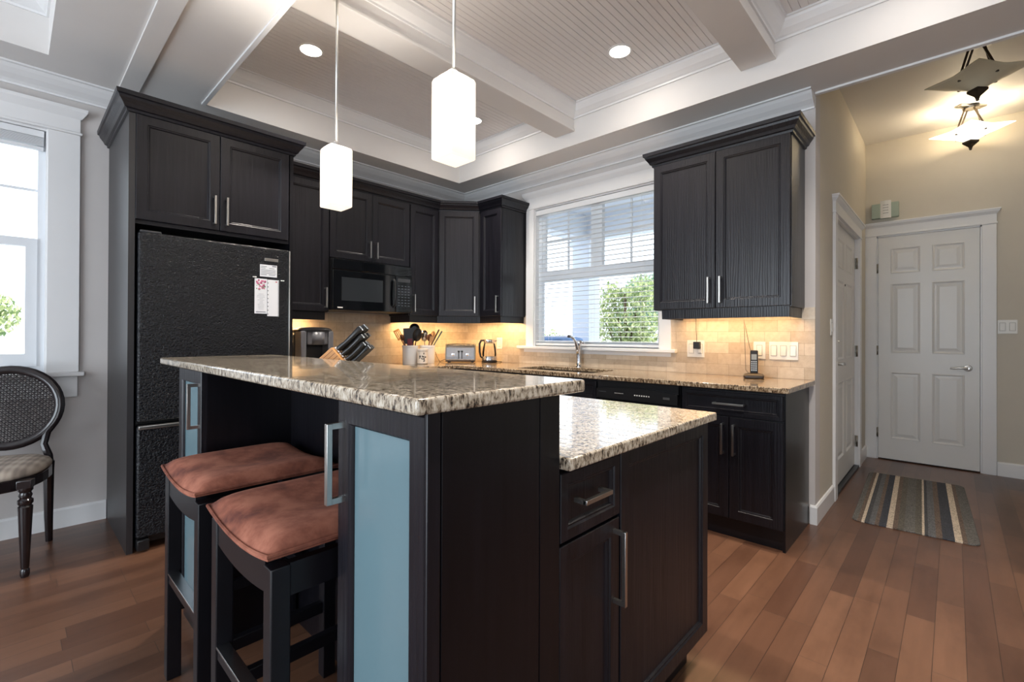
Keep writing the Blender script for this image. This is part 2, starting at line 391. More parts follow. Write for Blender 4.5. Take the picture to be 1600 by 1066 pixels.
    def build(s, name, mats, parent=None, local=False, ang=40):
        bmesh.ops.recalc_face_normals(s.bm, faces=s.bm.faces[:])
        for e in s.bm.edges:
            if len(e.link_faces) == 2 and e.link_faces[0].smooth and e.link_faces[1].smooth:
                if e.calc_face_angle(0) > math.radians(ang): e.smooth = False
        if parent is not None and not local: s.bm.transform(WM[parent].inverted())
        off = None
        if parent is None and not local:
            xs = [v.co for v in s.bm.verts]
            off = Vector(((min(v.x for v in xs)+max(v.x for v in xs))/2, (min(v.y for v in xs)+max(v.y for v in xs))/2, min(v.z for v in xs)))
            s.bm.transform(Matrix.Translation(-off))
        me = bpy.data.meshes.new(name); s.bm.to_mesh(me); s.bm.free()
        for m in (mats if isinstance(mats, (list, tuple)) else [mats]): me.materials.append(m)
        o = bpy.data.objects.new(name, me); COL.objects.link(o)
        if parent is not None: o.parent = parent; WM[o] = WM[parent].copy()
        else:
            if off is not None: o.location = off
            WM[o] = Matrix.Translation(off) if off is not None else Matrix()
        return o
def tag(o, label=None, cat=None, group=None, kind=None):
    if label: o['label'] = label
    if cat: o['category'] = cat
    if group: o['group'] = group
    if kind: o['kind'] = kind
    return o
def thing(name, label, cat, loc, rz=0, group=None, kind=None):
    o = bpy.data.objects.new(name, None); COL.objects.link(o); o.empty_display_size = .05
    o.location = loc; o.rotation_euler = (0, 0, rz)
    WM[o] = Matrix.Translation(Vector(loc)) @ Matrix.Rotation(rz, 4, 'Z')
    return tag(o, label, cat, group, kind)
def struct(o, label=None, cat=None): return tag(o, label, cat, None, 'structure')
def copy_tree(o, parent=None):
    c = o.copy(); COL.objects.link(c); c.parent = parent
    for ch in list(o.children): copy_tree(ch, c)
    return c

# ================================================================= THE ROOM
ZC, ZU, ZH = 2.74, 3.04, 3.10       # soffit, beadboard, hall ceiling
XW = 3.371                          # end of the window wall
YH = 2.327                          # far wall of the hall
b = MB(); b.box(-.14, 7.5, -7, .0, -.1, 0); b.box(XW-.2, 5.2, 0, YH+.1, -.1, 0)
fl = struct(b.build('floor', FLOOR, local=True), 'brown wood plank floor', 'floor')

# wall_left (fridge wall, X = 0) with the dining window opening
DW0, DW1, DWZ0, DWZ1 = -4.55, -3.335, .955, 2.43
b = MB(); b.box(-.14, 0, DW1, .0, 0, 3.1); b.box(-.14, 0, DW0, DW1, 0, DWZ0); b.box(-.14, 0, DW0, DW1, DWZ1, 3.1); b.box(-.14, 0, -7, DW0, 0, 3.1)
struct(b.build('wall_left', WALL, local=True), 'greige wall behind the fridge', 'wall')
# wall_back (window wall, Y = 0)
KW0, KW1, KWZ0, KWZ1 = 1.02, 2.328, 1.09, 2.42
b = MB(); b.box(-.14, KW0, 0, .14, 0, 3.1); b.box(KW0, KW1, 0, .14, 0, KWZ0); b.box(KW0, KW1, 0, .14, KWZ1, 3.1); b.box(KW1, XW, 0, .14, 0, 3.1)
struct(b.build('wall_back', WALL, local=True), 'greige wall with the sink window', 'wall')
# hall walls
D10, D11 = .72, 1.80                # side door opening
b = MB(); b.box(XW-.14, XW, .14, D10, 0, 3.2); b.box(XW-.14, XW, D10, D11, 2.09, 3.2); b.box(XW-.14, XW, D11, YH, 0, 3.2); b.box(XW-.24, XW-.145, .15, YH, 0, 3.2)  # last box is unseen backing added against light leaking past the door
struct(b.build('wall_hall_left', HALLW, local=True), 'hall wall with the side door', 'wall')
D20, D21 = 3.46, 4.193
b = MB(); b.box(XW-.14, D20, YH, YH+.12, 0, 3.2); b.box(D20, D21, YH, YH+.12, 2.175, 3.2); b.box(D21, 5.2, YH, YH+.12, 0, 3.2)
b.box(XW-.14, 5.2, YH+.125, YH+.2, 0, 3.2)  # unseen backing added to block sky light around the end door
struct(b.build('wall_hall_back', HALLW, local=True), 'end wall of the hall', 'wall')
b = MB(); b.box(5.06, 5.2, 0, YH, 0, 3.2); b.box(5.06, 7.5, 0, .14, 0, 3.1)
struct(b.build('wall_hall_right', HALLW, local=True), 'right wall of the hall', 'wall')
# rear and right walls behind the camera, the rear one with an unseen opening added for light
b = MB(); b.box(-.14, 1.0, -7.14, -7, 0, 3.1); b.box(4.2, 7.64, -7.14, -7, 0, 3.1); b.box(1.0, 4.2, -7.14, -7, 0, .2); b.box(1.0, 4.2, -7.14, -7, 2.5, 3.1)
struct(b.build('wall_front', WALL, local=True), 'wall behind the camera', 'wall')
b = MB(); b.box(7.5, 7.64, -7, .14, 0, 3.1)
struct(b.build('wall_right', WALL, local=True), 'wall to the right of the camera', 'wall')

# dropped ceiling (soffits and the wide beam) around the coffers
KX0, KX1, KY0, KY1 = .33, 5.74, -2.61, -.375
DX0, DX1, DY0, DY1 = .34, 6.9, -6.6, -3.352
b = MB(); xs = [0, KX0, DX0, KX1, DX1, 7.5]; ys = [-7, DY0, DY1, KY0, KY1, 0]
fill = []
for i in range(5):
    for j in range(5):
        cx, cy = (xs[i]+xs[i+1])/2, (ys[j]+ys[j+1])/2
        if KX0 < cx < KX1 and KY0 < cy < KY1: continue
        if DX0 < cx < DX1 and DY0 < cy < DY1: continue
        fill.append((i, j))
b.cells(xs, ys, fill, ZC, ZU+.1)
struct(b.build('ceiling', CEIL, local=True), 'white dropped ceiling around the coffers', 'ceiling')
# beadboard with real grooves, running along Y
b = MB(); pts = []; x = KX0-.02
while x < KX1+.02:
    pts += [(x, ZU), (x+.036, ZU), (x+.038, ZU+.004), (x+.040, ZU+.004)]; x += .0405
pts += [(x, ZU), (x, ZU+.05), (KX0-.02, ZU+.05)]
b.prism(pts, 'y', KY0-.02, KY1+.02)
struct(b.build('ceiling_beadboard', BEAD, local=True), 'white beadboard ceiling of the coffers', 'ceiling')
b = MB(); b.box(DX0-.02, DX1+.02, DY0-.02, DY1+.02, ZU, ZU+.05)
struct(b.build('ceiling_dining', BEAD, local=True), 'white ceiling over the dining area', 'ceiling')
b = MB(); b.box(XW-.14, 5.2, .0, YH+.12, ZH, ZH+.06)
struct(b.build('ceiling_hall', CEIL, local=True), 'ceiling of the hall', 'ceiling')
# coffer beams
n_trim = [0]
def trim(mb, mat=TRIM, label='white painted trim'):
    n_trim[0] += 1; return struct(mb.build('trim_%d' % n_trim[0], mat, local=True), label, 'trim')
BEAMS = [(1.57, 1.77), (3.04, 3.24), (4.5, 4.7)]
for x0, x1 in BEAMS:
    b = MB(); b.box(x0+.012, x1-.012, KY0, KY1, 2.862, ZU+.01); b.box(x0, x1, KY0, KY1, 2.848, 2.866, .004)
    trim(b, CEIL, 'white coffer beam')
cove = [(0, 2.945), (.010, 2.945), (.012, 2.957), (.022, 2.962), (.050, 2.985), (.070, 3.015), (.075, 3.028), (.085, 3.030), (.085, ZU+.004), (0, ZU+.004)]
edges = [KX0]+[v for bm_ in BEAMS for v in (bm_[0]+.012, bm_[1]-.012)]+[KX1]
for k in range(0, len(edges), 2):
    x0, x1 = edges[k], edges[k+1]
    b = MB(); b.sweep([(x0, KY0), (x0, KY1), (x1, KY1), (x1, KY0)], cove, True); trim(b, TRIM, 'white crown moulding inside the coffer')
b = MB(); b.sweep([(DX0, DY0), (DX0, DY1), (DX1, DY1), (DX1, DY0)], cove, True); trim(b)
# large cove where walls meet the soffit
wc = [(0, 2.645), (.012, 2.645), (.014, 2.655), (.03, 2.668), (.062, 2.688), (.09, 2.712), (.104, 2.728), (.12, 2.73), (.12, 2.741), (0, 2.741)]
b = MB(); b.sweep([(0, -7), (0, 0), (XW-.004, 0)], wc); trim(b, TRIM, 'white cove moulding along the top of the walls')
# board under the wide beam and the white edge of the hall header
b = MB(); b.box(.0, 7.5, -3.034, -2.937, ZC-.012, ZC+.001, .002); trim(b, CEIL, 'white board under the wide beam')
b = MB(); b.box(XW, 5.06, -.018, .012, ZC-.012, ZC+.30); trim(b, TRIM, 'white edge of the hall opening')
b = MB(); b.box(KX0-.004, KX1, KY0-.014, KY0+.012, ZC-.010, ZC+.03, .003); trim(b, TRIM, 'white edge of the coffer')
# baseboards
def bb(name, path):
    b = MB(); b.sweep(path, [(0, 0), (.014, 0), (.014, .108), (.008, .118), (0, .12)]); struct(b.build(name, TRIM, local=True), 'white baseboard', 'baseboard')
bb('baseboard_left', [(0, -7), (0, -3.06)])
bb('baseboard_hall_left', [(3.345, 0), (XW, 0), (XW, .575)])
bb('baseboard_hall_corner', [(XW, 1.90), (XW, YH-.02)])
bb('baseboard_hall_back', [(4.287, YH), (5.06, YH)])

# ---- window over the sink
win = thing('window_1', 'white framed window with divided upper panes over the sink', 'window', (1.674, .05, 1.09), kind='structure')
b = MB(); y0, y1 = .06, .10
b.box(KW0, 1.07, y0, y1, KWZ0, KWZ1); b.box(2.278, KW1, y0, y1, KWZ0, KWZ1); b.box(1.07, 2.278, y0, y1, KWZ0, 1.135); b.box(1.07, 2.278, y0, y1, 2.37, KWZ1)
b.box(1.07, 2.278, y0-.006, y1, 1.71, 1.805); b.box(1.641, 1.755, y0-.006, y1, 1.805, 2.37); b.box(1.07, 1.105, y0+.01, y1, 1.805, 2.37)
b.build('window_frame', SILL, win)
b = MB()
for x in (1.375, 2.029): b.box(x-.008, x+.008, .074, .086, 1.80, 2.38)
b.box(1.07, 2.29, .073, .087, 2.085, 2.101); b.build('muntin', SILL, win)
b = MB(); b.box(1.06, 2.29, .078, .082, 1.12, 2.38); b.build('window_glass', GLASS, win)
b = MB(); b.box(KW0, KW0+.012, 0, .0595, KWZ0, KWZ1); b.box(KW1-.012, KW1, 0, .0595, KWZ0, KWZ1); b.box(KW0+.012, KW1-.012, 0, .0595, KWZ1-.012, KWZ1); b.build('window_jamb', TRIM, win)
b = MB(); b.box(.93, KW0+.006, -.02, 0, 1.09, 2.42, .003); b.box(KW1-.006, 2.423, -.02, 0, 1.09, 2.42, .003); b.build('window_casing', TRIM, win)
b = MB(); b.box(.905, 2.435, -.024, 0, 2.42, 2.437, .004); b.box(.925, 2.415, -.02, 0, 2.437, 2.535, .002)
b.sweep([(.915, 0), (.915, -.02), (2.425, -.02), (2.425, 0)], [(0, 2.525), (.008, 2.538), (.022, 2.562), (.024, 2.585), (0, 2.585)]); b.build('window_head', TRIM, win)
b = MB(); b.box(.835, 2.47, -.055, .06, 1.062, 1.09, .005); b.box(.90, 2.42, -.014, 0, 1.03, 1.062, .002); b.build('window_sill', TRIM, win)
# blind
bl = thing('window_blind', 'white horizontal slat blind hanging in the sink window', 'blind', (1.674, .03, 1.095))
b = MB(); b.box(1.035, 2.314, .004, .05, 2.355, 2.405, .003); b.build('headrail', SLAT, bl)
b = MB(); z = 1.14
while z < 2.345:
    b.rings([[(1.04, .006, z-.0015), (2.31, .006, z-.0015), (2.31, .006, z), (1.04, .006, z)], [(1.04, .028, z+.002), (2.31, .028, z+.002), (2.31, .028, z+.0035), (1.04, .028, z+.0035)], [(1.04, .05, z-.0015), (2.31, .05, z-.0015), (2.31, .05, z), (1.04, .05, z)]]); z += .0415
b.build('slat', SLAT, bl)
b = MB(); b.box(1.04, 2.31, .008, .048, 1.098, 1.118, .003); b.build('bottom_rail', SLAT, bl)
b = MB()
for x in (1.2, 1.68, 2.16): b.tube([(x, .005, 1.1), (x, .005, 2.36)], .0009, 5); b.tube([(x, .051, 1.1), (x, .051, 2.36)], .0009, 5)
b.build('ladder_cord', SLAT, bl)

# ---- dining window at the left
win = thing('window_2', 'white framed sash window beside the fridge cabinet', 'window', (-.03, -3.94, .955), kind='structure')
yc = (DW0+DW1)/2
b = MB(); x0, x1 = -.09, -.05
ya, yb = DW0+.045, DW1-.045
b.box(x0, x1, DW0, ya, DWZ0, DWZ1); b.box(x0, x1, yb, DW1, DWZ0, DWZ1); b.box(x0, x1, ya, yb, DWZ0, DWZ0+.04); b.box(x0, x1, ya, yb, DWZ1-.05, DWZ1)
b.box(x0, x1+.012, ya, yb, 1.715, 1.765)
for y in (ya, yb-.05): b.box(x0+.001, x1+.012, y, y+.05, DWZ0+.115, 1.715)
b.box(x0, x1+.012, ya, yb, DWZ0+.04, DWZ0+.115); b.build('window_frame', SILL, win)
b = MB(); b.box(-.078, -.066, DW0+.04, DW1-.04, 2.055, 2.069); b.build('muntin', SILL, win)
b = MB(); b.box(-.075, -.071, DW0+.03, DW1-.03, DWZ0+.03, DWZ1-.03); b.build('window_glass', GLASS, win)
b = MB(); b.box(-.049, 0, DW0, DW0+.012, DWZ0, DWZ1); b.box(-.049, 0, DW1-.012, DW1, DWZ0, DWZ1); b.box(-.049, 0, DW0+.012, DW1-.012, DWZ1-.012, DWZ1); b.build('window_jamb', TRIM, win)
b = MB(); b.box(0, .02, DW1-.006, -3.195, .955, 2.43, .003); b.box(0, .02, DW0-.135, DW0+.006, .955, 2.43, .003); b.build('window_casing', TRIM, win)
b = MB(); b.box(0, .024, DW0-.145, -3.185, 2.43, 2.447, .004); b.box(0, .02, DW0-.135, -3.195, 2.447, 2.535, .002)
b.sweep([(0, DW0-.14), (.02, DW0-.14), (.02, -3.19), (0, -3.19)], [(0, 2.53), (.01, 2.545), (.026, 2.57), (.028, 2.59), (0, 2.59)]); b.build('window_head', TRIM, win)
b = MB(); b.box(-.05, .045, DW0-.16, -3.17, .928, .955, .005); b.box(0, .016, DW0-.13, -3.20, .80, .928, .002); b.build('window_sill', TRIM, win)
bl = thing('window_blind', 'raised slat blind stacked at the top of the dining window', 'blind', (-.03, yc, 2.30))
b = MB(); b.box(-.048, -.006, DW0+.02, DW1-.02, 2.375, 2.415, .003); b.build('headrail', SLAT, bl)
b = MB()
for k in range(10): z = 2.325+k*.0048; b.box(-.05, -.004, DW0+.022, DW1-.022, z, z+.0025)
b.build('slat', SLAT, bl)
b = MB(); b.box(-.046, -.008, DW0+.022, DW1-.022, 2.300, 2.318, .003); b.build('bottom_rail', SLAT, bl)

# ---- doors of the hall
def six_panel(mb, w, h):
    mb.box(0, w, -.03, 0, 0, h)
    st = w*.135; ms = w*.115; pw = (w-2*st-ms)/2; t = .007
    zr = [(0, .085*h+.02), None]; k = h/2.16
    pan = [(.20*k, .845*k), (1.03*k, 1.70*k), (1.80*k, 2.045*k)]
    rails = [(0, pan[0][0]), (pan[0][1], pan[1][0]), (pan[1][1], pan[2][0]), (pan[2][1], h)]
    for x0, x1 in ((0, st), (st+pw, st+pw+ms), (w-st, w)): mb.box(x0, x1, 0, t, 0, h)
    for z0, z1 in rails:
        for x0 in (st, st+pw+ms): mb.box(x0, x0+pw, 0, t, z0, z1)
    for z0, z1 in pan:
        for x0 in (st, st+pw+ms):
            mb.rects([(0, t), (.004, t+.003), (.013, t-.002), (.018, .001), (.03, .002), (.052, t), (.056, t)], pw, z1-z0, False, True, x0, z0)
def door_casing(mb, x0, x1, h, cw=.092, t=.02):
    mb.box(x0-cw, x0, 0, t, 0, h, .003); mb.box(x1, x1+cw, 0, t, 0, h, .003)
    mb.box(x0-cw-.006, x1+cw+.006, 0, t+.004, h, h+.016, .003); mb.box(x0-cw, x1+cw, 0, t, h+.016, h+.092)
    mb.rings([[(x0-cw-p, 0, z), (x0-cw-p, t+p, z), (x1+cw+p, t+p, z), (x1+cw+p, 0, z)] for p, z in ((0, h+.085), (.008, h+.095), (.018, h+.108), (.02, h+.118), (.026, h+.12), (.026, h+.132))])
def lever(mb, x, z, s, y=.007):
    mb.lathe([(.028, 0), (.03, .004), (.026, .010), (.012, .013), (.011, .05)], 20, 'y', (x, y, z))
    mb.tube([(x, y+.05, z), (x+s*.02, y+.053, z), (x+s*.06, y+.053, z+.002), (x+s*.10, y+.05, z-.006), (x+s*.115, y+.048, z-.004)], [.010, .011, .009, .008, .007], 10)
d2 = thing('door_2', 'white six panel door at the end of the hall', 'door', (3.826, YH, 0), kind='structure')
b = MB().frame((D20+.012, YH, .012), (1, 0, 0), (0, -1, 0)); six_panel(b, D21-D20-.024, 2.148); b.build('door_panel', DOORM, d2)
b = MB().frame((0, YH, 0), (1, 0, 0), (0, -1, 0)); door_casing(b, D20, D21, 2.175); b.build('door_casing', TRIM, d2)
b = MB(); b.box(D20-.01, D20+.009, YH-.004, YH+.1, 0, 2.18); b.box(D21-.009, D21+.01, YH-.004, YH+.1, 0, 2.18); b.box(D20, D21, YH-.004, YH+.1, 2.163, 2.18); b.build('door_jamb', TRIM, d2)
b = MB(); b.box(D20, D21, YH+.02, YH+.1, 0, .012); b.build('threshold', DARKGAP, d2)
b = MB().frame((0, YH, 0), (1, 0, 0), (0, -1, 0)); lever(b, 4.105, .915, -1); b.build('door_handle', NICKEL, d2)
for z in (1.86, 1.06, .26):
    b = MB(); b.lathe([(.008, -.045), (.008, .045)], 10, 'z', (D20+.006, YH-.008, z)); b.build('hinge', PEWTER, d2)
d1 = thing('door_1', 'white six panel door in the side wall of the hall', 'door', (XW, 1.26, 0), kind='structure')
dx = XW-.028
b = MB().frame((dx, D10+.012, .03), (0, 1, 0), (1, 0, 0)); six_panel(b, D11-D10-.024, 2.05); b.build('door_panel', DOORM, d1)
b = MB().frame((XW, 0, 0), (0, 1, 0), (1, 0, 0)); door_casing(b, D10-.05, D11+.004, 2.09); b.build('door_casing', TRIM, d1)
b = MB(); b.box(XW-.12, XW+.004, D10-.06, D10+.009, 0, 2.095); b.box(XW-.12, XW+.004, D11-.009, D11+.006, 0, 2.095); b.box(XW-.12, XW+.004, D10, D11, 2.082, 2.095); b.build('door_jamb', TRIM, d1)
b = MB(); b.box(XW-.12, XW+.012, D10, D11, 0, .022, .004); b.build('threshold', DARKW, d1)
b = MB().frame((dx, 0, 0), (0, 1, 0), (1, 0, 0)); lever(b, D10+.085, .985, 1); b.build('door_handle', NICKEL, d1)
b = MB().frame((dx, 0, 0), (0, 1, 0), (1, 0, 0)); b.lathe([(.028, 0), (.03, .006), (.024, .014), (.01, .016), (.008, .03)], 20, 'y', (D10+.085, .007, 1.155)); b.build('deadbolt', NICKEL, d1)
b = MB().frame((dx, 0, 0), (0, 1, 0), (1, 0, 0)); b.lathe([(.009, 0), (.009, .004), (.004, .005)], 12, 'y', ((D10+D11)/2, .007, 1.62)); b.build('peephole', BRONZE, d1)
for z in (1.86, 1.06, .24):
    b = MB(); b.box(dx+.006, XW-.002, D11-.012, D11-.008, z-.05, z+.05); b.lathe([(.008, -.05), (.008, .05)], 10, 'z', (XW-.004, D11-.014, z)); b.build('hinge', PEWTER, d1)

# ---- backsplash
b = MB(); b.box(0, .01, -2.19, 0, .914, 1.385)
b.cells([.0101, .93, 2.423, XW], [-.01, -.0003], [(0, 0)], .914, 1.385); b.box(.9301, 2.4229, -.01, 0, .914, 1.062); b.box(2.423, XW, -.01, 0, .914, 1.378)
struct(b.build('trim_backsplash', TILE, local=True), 'cream travertine tile backsplash', 'backsplash')

# ================================================================= CABINETS
def shaker(mb, w, h, t=.02, rail=.06):
    mb.rects([(0, 0), (0, t-.002), (.002, t), (rail-.010, t), (rail-.006, t-.004), (rail-.002, t-.004), (rail+.002, t-.010), (rail+.004, t-.011)], w, h)
def bar_handle(mb, a, c, y0, proj=.032, s=.0055):
    """square bar pull between local points a, c (x, z) standing off y0"""
    (xa, za), (xc, zc) = a, c
    y = y0+proj
    if abs(xa-xc) < 1e-6:
        mb.box(xa-s, xa+s, y-s, y+s, za, zc, .001)
        for z in (za+s, zc-s): mb.box(xa-s*.9, xa+s*.9, y0, y, z-s, z+s)
    else:
        mb.box(xa, xc, y-s, y+s, za-s, za+s, .001)
        for x in (xa+s, xc-s): mb.box(x-s, x+s, y0, y, za-s*.9, za+s*.9)
def add_door(parent, O, u, n, w, h, handle=None, name='door', rail=.06, mat=OAK):
    b = MB().frame(O, u, n); shaker(b, w, h, .02, rail); d = b.build(name, mat, parent)
    if handle:
        b = MB().frame(O, u, n); bar_handle(b, handle[0], handle[1], .02); b.build('handle', NICKEL, d)
    return d
UX, UY, PX, NY = (1, 0, 0), (0, 1, 0), (1, 0, 0), (0, -1, 0)
CROWN = [(0, 2.395), (.010, 2.397), (.012, 2.410), (.022, 2.414), (.030, 2.430), (.046, 2.452), (.050, 2.464), (.058, 2.468), (.060, 2.49), (0, 2.49)]
RAIL = [(-.018, 1.375), (0, 1.375), (.0, 1.365), (-.002, 1.31), (-.018, 1.31)]

# fridge surround cabinet
YP, YR = -3.057, -2.19
c = thing('fridge_cabinet', 'tall espresso wood cabinet surrounding the black fridge, two doors on top', 'cabinet', (.38, -2.62, 0))
b = MB(); b.box(.002, .755, YP, YP+.028, 0, 2.40); b.build('side_panel', OAKS, c)
b = MB(); b.box(.002, .755, YR-.022, YR, 0, 2.40); b.build('side_panel', OAKP, c)
b = MB(); b.box(.002, .735, YP+.028, YR-.022, 1.80, 2.40); b.build('body', OAK, c)
b = MB(); b.sweep([(.002, YP), (.755, YP), (.755, YR), (.41, YR)], CROWN); b.build('crown_moulding', OAK, c)
w = .402
add_door(c, (.737, YP+.030, 1.822), UY, PX, w, .578, ((w-.03, .03), (w-.03, .20)))
add_door(c, (.737, YP+.030+w+.004, 1.822), UY, PX, w, .578, ((.03, .03), (.03, .20)))

# wall cabinets
def wall_cab(name, label, x0, x1, y0, y1, z0, z1, loc):
    c = thing(name, label, 'cabinet', loc); b = MB(); b.box(x0, x1, y0, y1, z0, z1); b.build('body', OAK, c); return c
c = wall_cab('wall_cabinet', 'single door espresso wall cabinet between fridge and microwave', .002, .333, -2.187, -1.748, 1.372, 2.40, (.17, -1.97, 1.372))
add_door(c, (.335, -2.18, 1.377), UY, PX, .43, 1.02, ((.40, .03), (.40, .19)))
c = wall_cab('wall_cabinet', 'two door espresso wall cabinet directly above the microwave', .002, .333, -1.746, -.983, 1.812, 2.40, (.17, -1.36, 1.812))
add_door(c, (.335, -1.742, 1.817), UY, PX, .376, .58, ((.346, .03), (.346, .17)))
add_door(c, (.335, -1.362, 1.817), UY, PX, .376, .58, ((.03, .03), (.03, .17)))
c = wall_cab('wall_cabinet', 'narrow espresso wall cabinet right of the microwave', .002, .333, -.981, -.642, 1.372, 2.40, (.17, -.81, 1.372))
add_door(c, (.335, -.975, 1.377), UY, PX, .322, 1.02, ((.03, .03), (.03, .19)))
c = thing('wall_cabinet', 'angled corner espresso wall cabinet above the toaster', 'cabinet', (.25, -.25, 1.372))
b = MB(); b.prism([(.002, -.002), (.002, -.640), (.333, -.640), (.608, -.340), (.608, -.002)], 'z', 1.372, 2.40); b.build('body', OAK, c)
A, B = Vector((.345, -.644, 0)), Vector((.618, -.355, 0)); u = (B-A).normalized(); nrm = Vector((u.y, -u.x, 0)); L = (B-A).length
O = A+nrm*.002+u*.006; O.z = 1.377
add_door(c, O, u, nrm, L-.012, 1.02, ((L-.05, .03), (L-.05, .19)))
c = wall_cab('wall_cabinet', 'narrow espresso wall cabinet left of the sink window', .610, .913, -.335, -.002, 1.372, 2.40, (.76, -.17, 1.372))
add_door(c, (.625, -.335, 1.377), UX, NY, .285, 1.02, ((.25, .03), (.25, .19)))
b = MB(); b.sweep([(.345, -2.128), (.345, -.645), (.612, -.345), (.913, -.345), (.913, -.002)], CROWN)
tag(b.build('crown_moulding', OAK), 'dark crown moulding running along the corner wall cabinets', 'moulding')
b = MB(); b.sweep([(.333, -2.18), (.333, -1.77)], RAIL); tag(b.build('light_rail', OAK), 'dark light rail under the wall cabinet beside the fridge', 'moulding')
b = MB(); b.sweep([(.01, -.968), (.333, -.968), (.333, -.648), (.612, -.34), (.895, -.34), (.895, -.01)], RAIL); tag(b.build('light_rail', OAK), 'dark light rail bending under the corner wall cabinets', 'moulding')

c = wall_cab('wall_cabinet', 'wide two door espresso wall cabinet right of the sink window', 2.444, 3.313, -.337, -.002, 1.372, 2.40, (2.88, -.17, 1.372))
w = .429
add_door(c, (2.447, -.337, 1.377), UX, NY, w, 1.02, ((w-.035, .03), (w-.035, .20)))
add_door(c, (2.447+w+.004, -.337, 1.377), UX, NY, w, 1.02, ((.035, .03), (.035, .20)))
b = MB(); b.sweep([(2.444, -.002), (2.444, -.347), (3.313, -.347), (3.313, -.002)], CROWN); b.build('crown_moulding', OAK, c)
b = MB(); b.sweep([(2.497, -.01), (2.497, -.33), (3.30, -.33), (3.30, -.01)], RAIL); b.build('light_rail', OAK, c)

# base cabinets
def base_cab(label, x0, x1, y0, y1, loc, kick):
    c = thing('base_cabinet', label, 'cabinet', loc); b = MB(); b.box(x0, x1, y0, y1, .112, .883); b.build('body', OAK, c)
    b = MB(); b.box(*kick, 0, .112); b.build('toe_kick', DARKW, c); return c
c = base_cab('espresso base cabinet with drawer and two doors at the end of the sink run', 2.752, 3.325, -.578, -.012, (3.04, -.3, 0), (2.752, 3.325, -.553, -.012))
b = MB(); b.box(3.325, 3.339, -.578, -.012, .0, .883); b.build('side_panel', OAKP, c)
b = MB().frame((2.764, -.578, .724), UX, NY); shaker(b, .567, .138, .022, .032); d = b.build('drawer', OAK, c)
b = MB().frame((2.764, -.578, .724), UX, NY); bar_handle(b, (.197, .07), (.372, .07), .022); b.build('handle', NICKEL, d)
add_door(c, (2.764, -.578, .122), UX, NY, .279, .592, ((.249, .375), (.249, .555)))
add_door(c, (3.047, -.578, .122), UX, NY, .284, .592, ((.030, .375), (.030, .555)))
c = base_cab('espresso sink base cabinet left of the dishwasher', 1.20, 2.128, -.578, -.012, (1.66, -.3, 0), (1.20, 2.128, -.53, -.012))
bpy.data.objects.remove([o for o in c.children if o.name.startswith('body')][0])
b = MB(); b.box(1.20, 2.128, -.578, -.575, .112, .883); b.box(1.20, 1.216, -.575, -.012, .112, .883); b.box(2.112, 2.128, -.575, -.012, .112, .883); b.box(1.216, 2.112, -.575, -.012, .112, .128); b.build('body', OAK, c)
b = MB().frame((1.205, -.578, .724), UX, NY); shaker(b, .918, .138, .02, .032); b.build('false_drawer_front', OAK, c)
add_door(c, (1.205, -.578, .122), UX, NY, .457, .592, ((.427, .375), (.427, .555)))
add_door(c, (1.666, -.578, .122), UX, NY, .457, .592, ((.03, .375), (.03, .555)))
c = base_cab('espresso corner base cabinet under the toaster', .012, 1.198, -.578, -.012, (.6, -.3, 0), (.012, 1.198, -.53, -.012))
add_door(c, (.70, -.578, .122), UX, NY, .49, .74, ((.46, .5), (.46, .68)))
c = base_cab('espresso base cabinet right of the black range', .012, .578, -.978, -.60, (.3, -.79, 0), (.012, .53, -.978, -.60))
add_door(c, (.578, -.974, .122), UY, PX, .33, .74, ((.03, .5), (.03, .68)))
c = base_cab('espresso base cabinet between fridge and range', .012, .578, -2.187, -1.75, (.3, -1.97, 0), (.012, .53, -2.187, -1.75))
add_door(c, (.578, -2.18, .122), UY, PX, .425, .74, ((.39, .5), (.39, .68)))

# perimeter countertop (L-shape, with the sink cut-out) and the short piece by the fridge
b = MB()
xs = [.011, .655, 1.27, 2.05, 3.372]; ys = [-.98, -.66, -.54, -.14, -.011]
fill = [(0, 0)]+[(i, j) for i in range(4) for j in (1, 2, 3) if not (i == 2 and j == 2)]
b.cells(xs, ys, fill, .884, .914, .004)
tag(b.build('countertop', GRAN2), 'brown speckled granite countertop running from range past the sink', 'countertop')
b = MB(); b.cells([.011, .655], [-2.187, -1.75], [(0, 0)], .884, .914, .004)
tag(b.build('countertop', GRAN2), 'short brown granite countertop under the coffee maker', 'countertop')
# sink
c = thing('kitchen_sink', 'undermount steel sink below the window', 'sink', (1.66, -.34, .70))
b = MB()
b.rings([[(x, y, z) for x, y in ((1.255-g, -.555-g), (2.065+g, -.555-g), (2.065+g, -.125+g), (1.255-g, -.125+g))] for g, z in ((.0, .883), (-.006, .872), (-.014, .72), (-.05, .70))], True, False, True)
b.rings([[(x, y, z) for x, y in ((1.235, -.568), (2.085, -.568), (2.085, -.105), (1.235, -.105))] for z in (.8835,)]+[[(x, y, .8835) for x, y in ((1.255, -.555), (2.065, -.555), (2.065, -.125), (1.255, -.125))]], True, False, False)
b.build('basin', STEEL, c)
b = MB(); b.lathe([(.04, 0), (.045, .003), (.02, .004)], 20, 'z', (1.66, -.34, .70)); b.build('drain', CHROME, c)
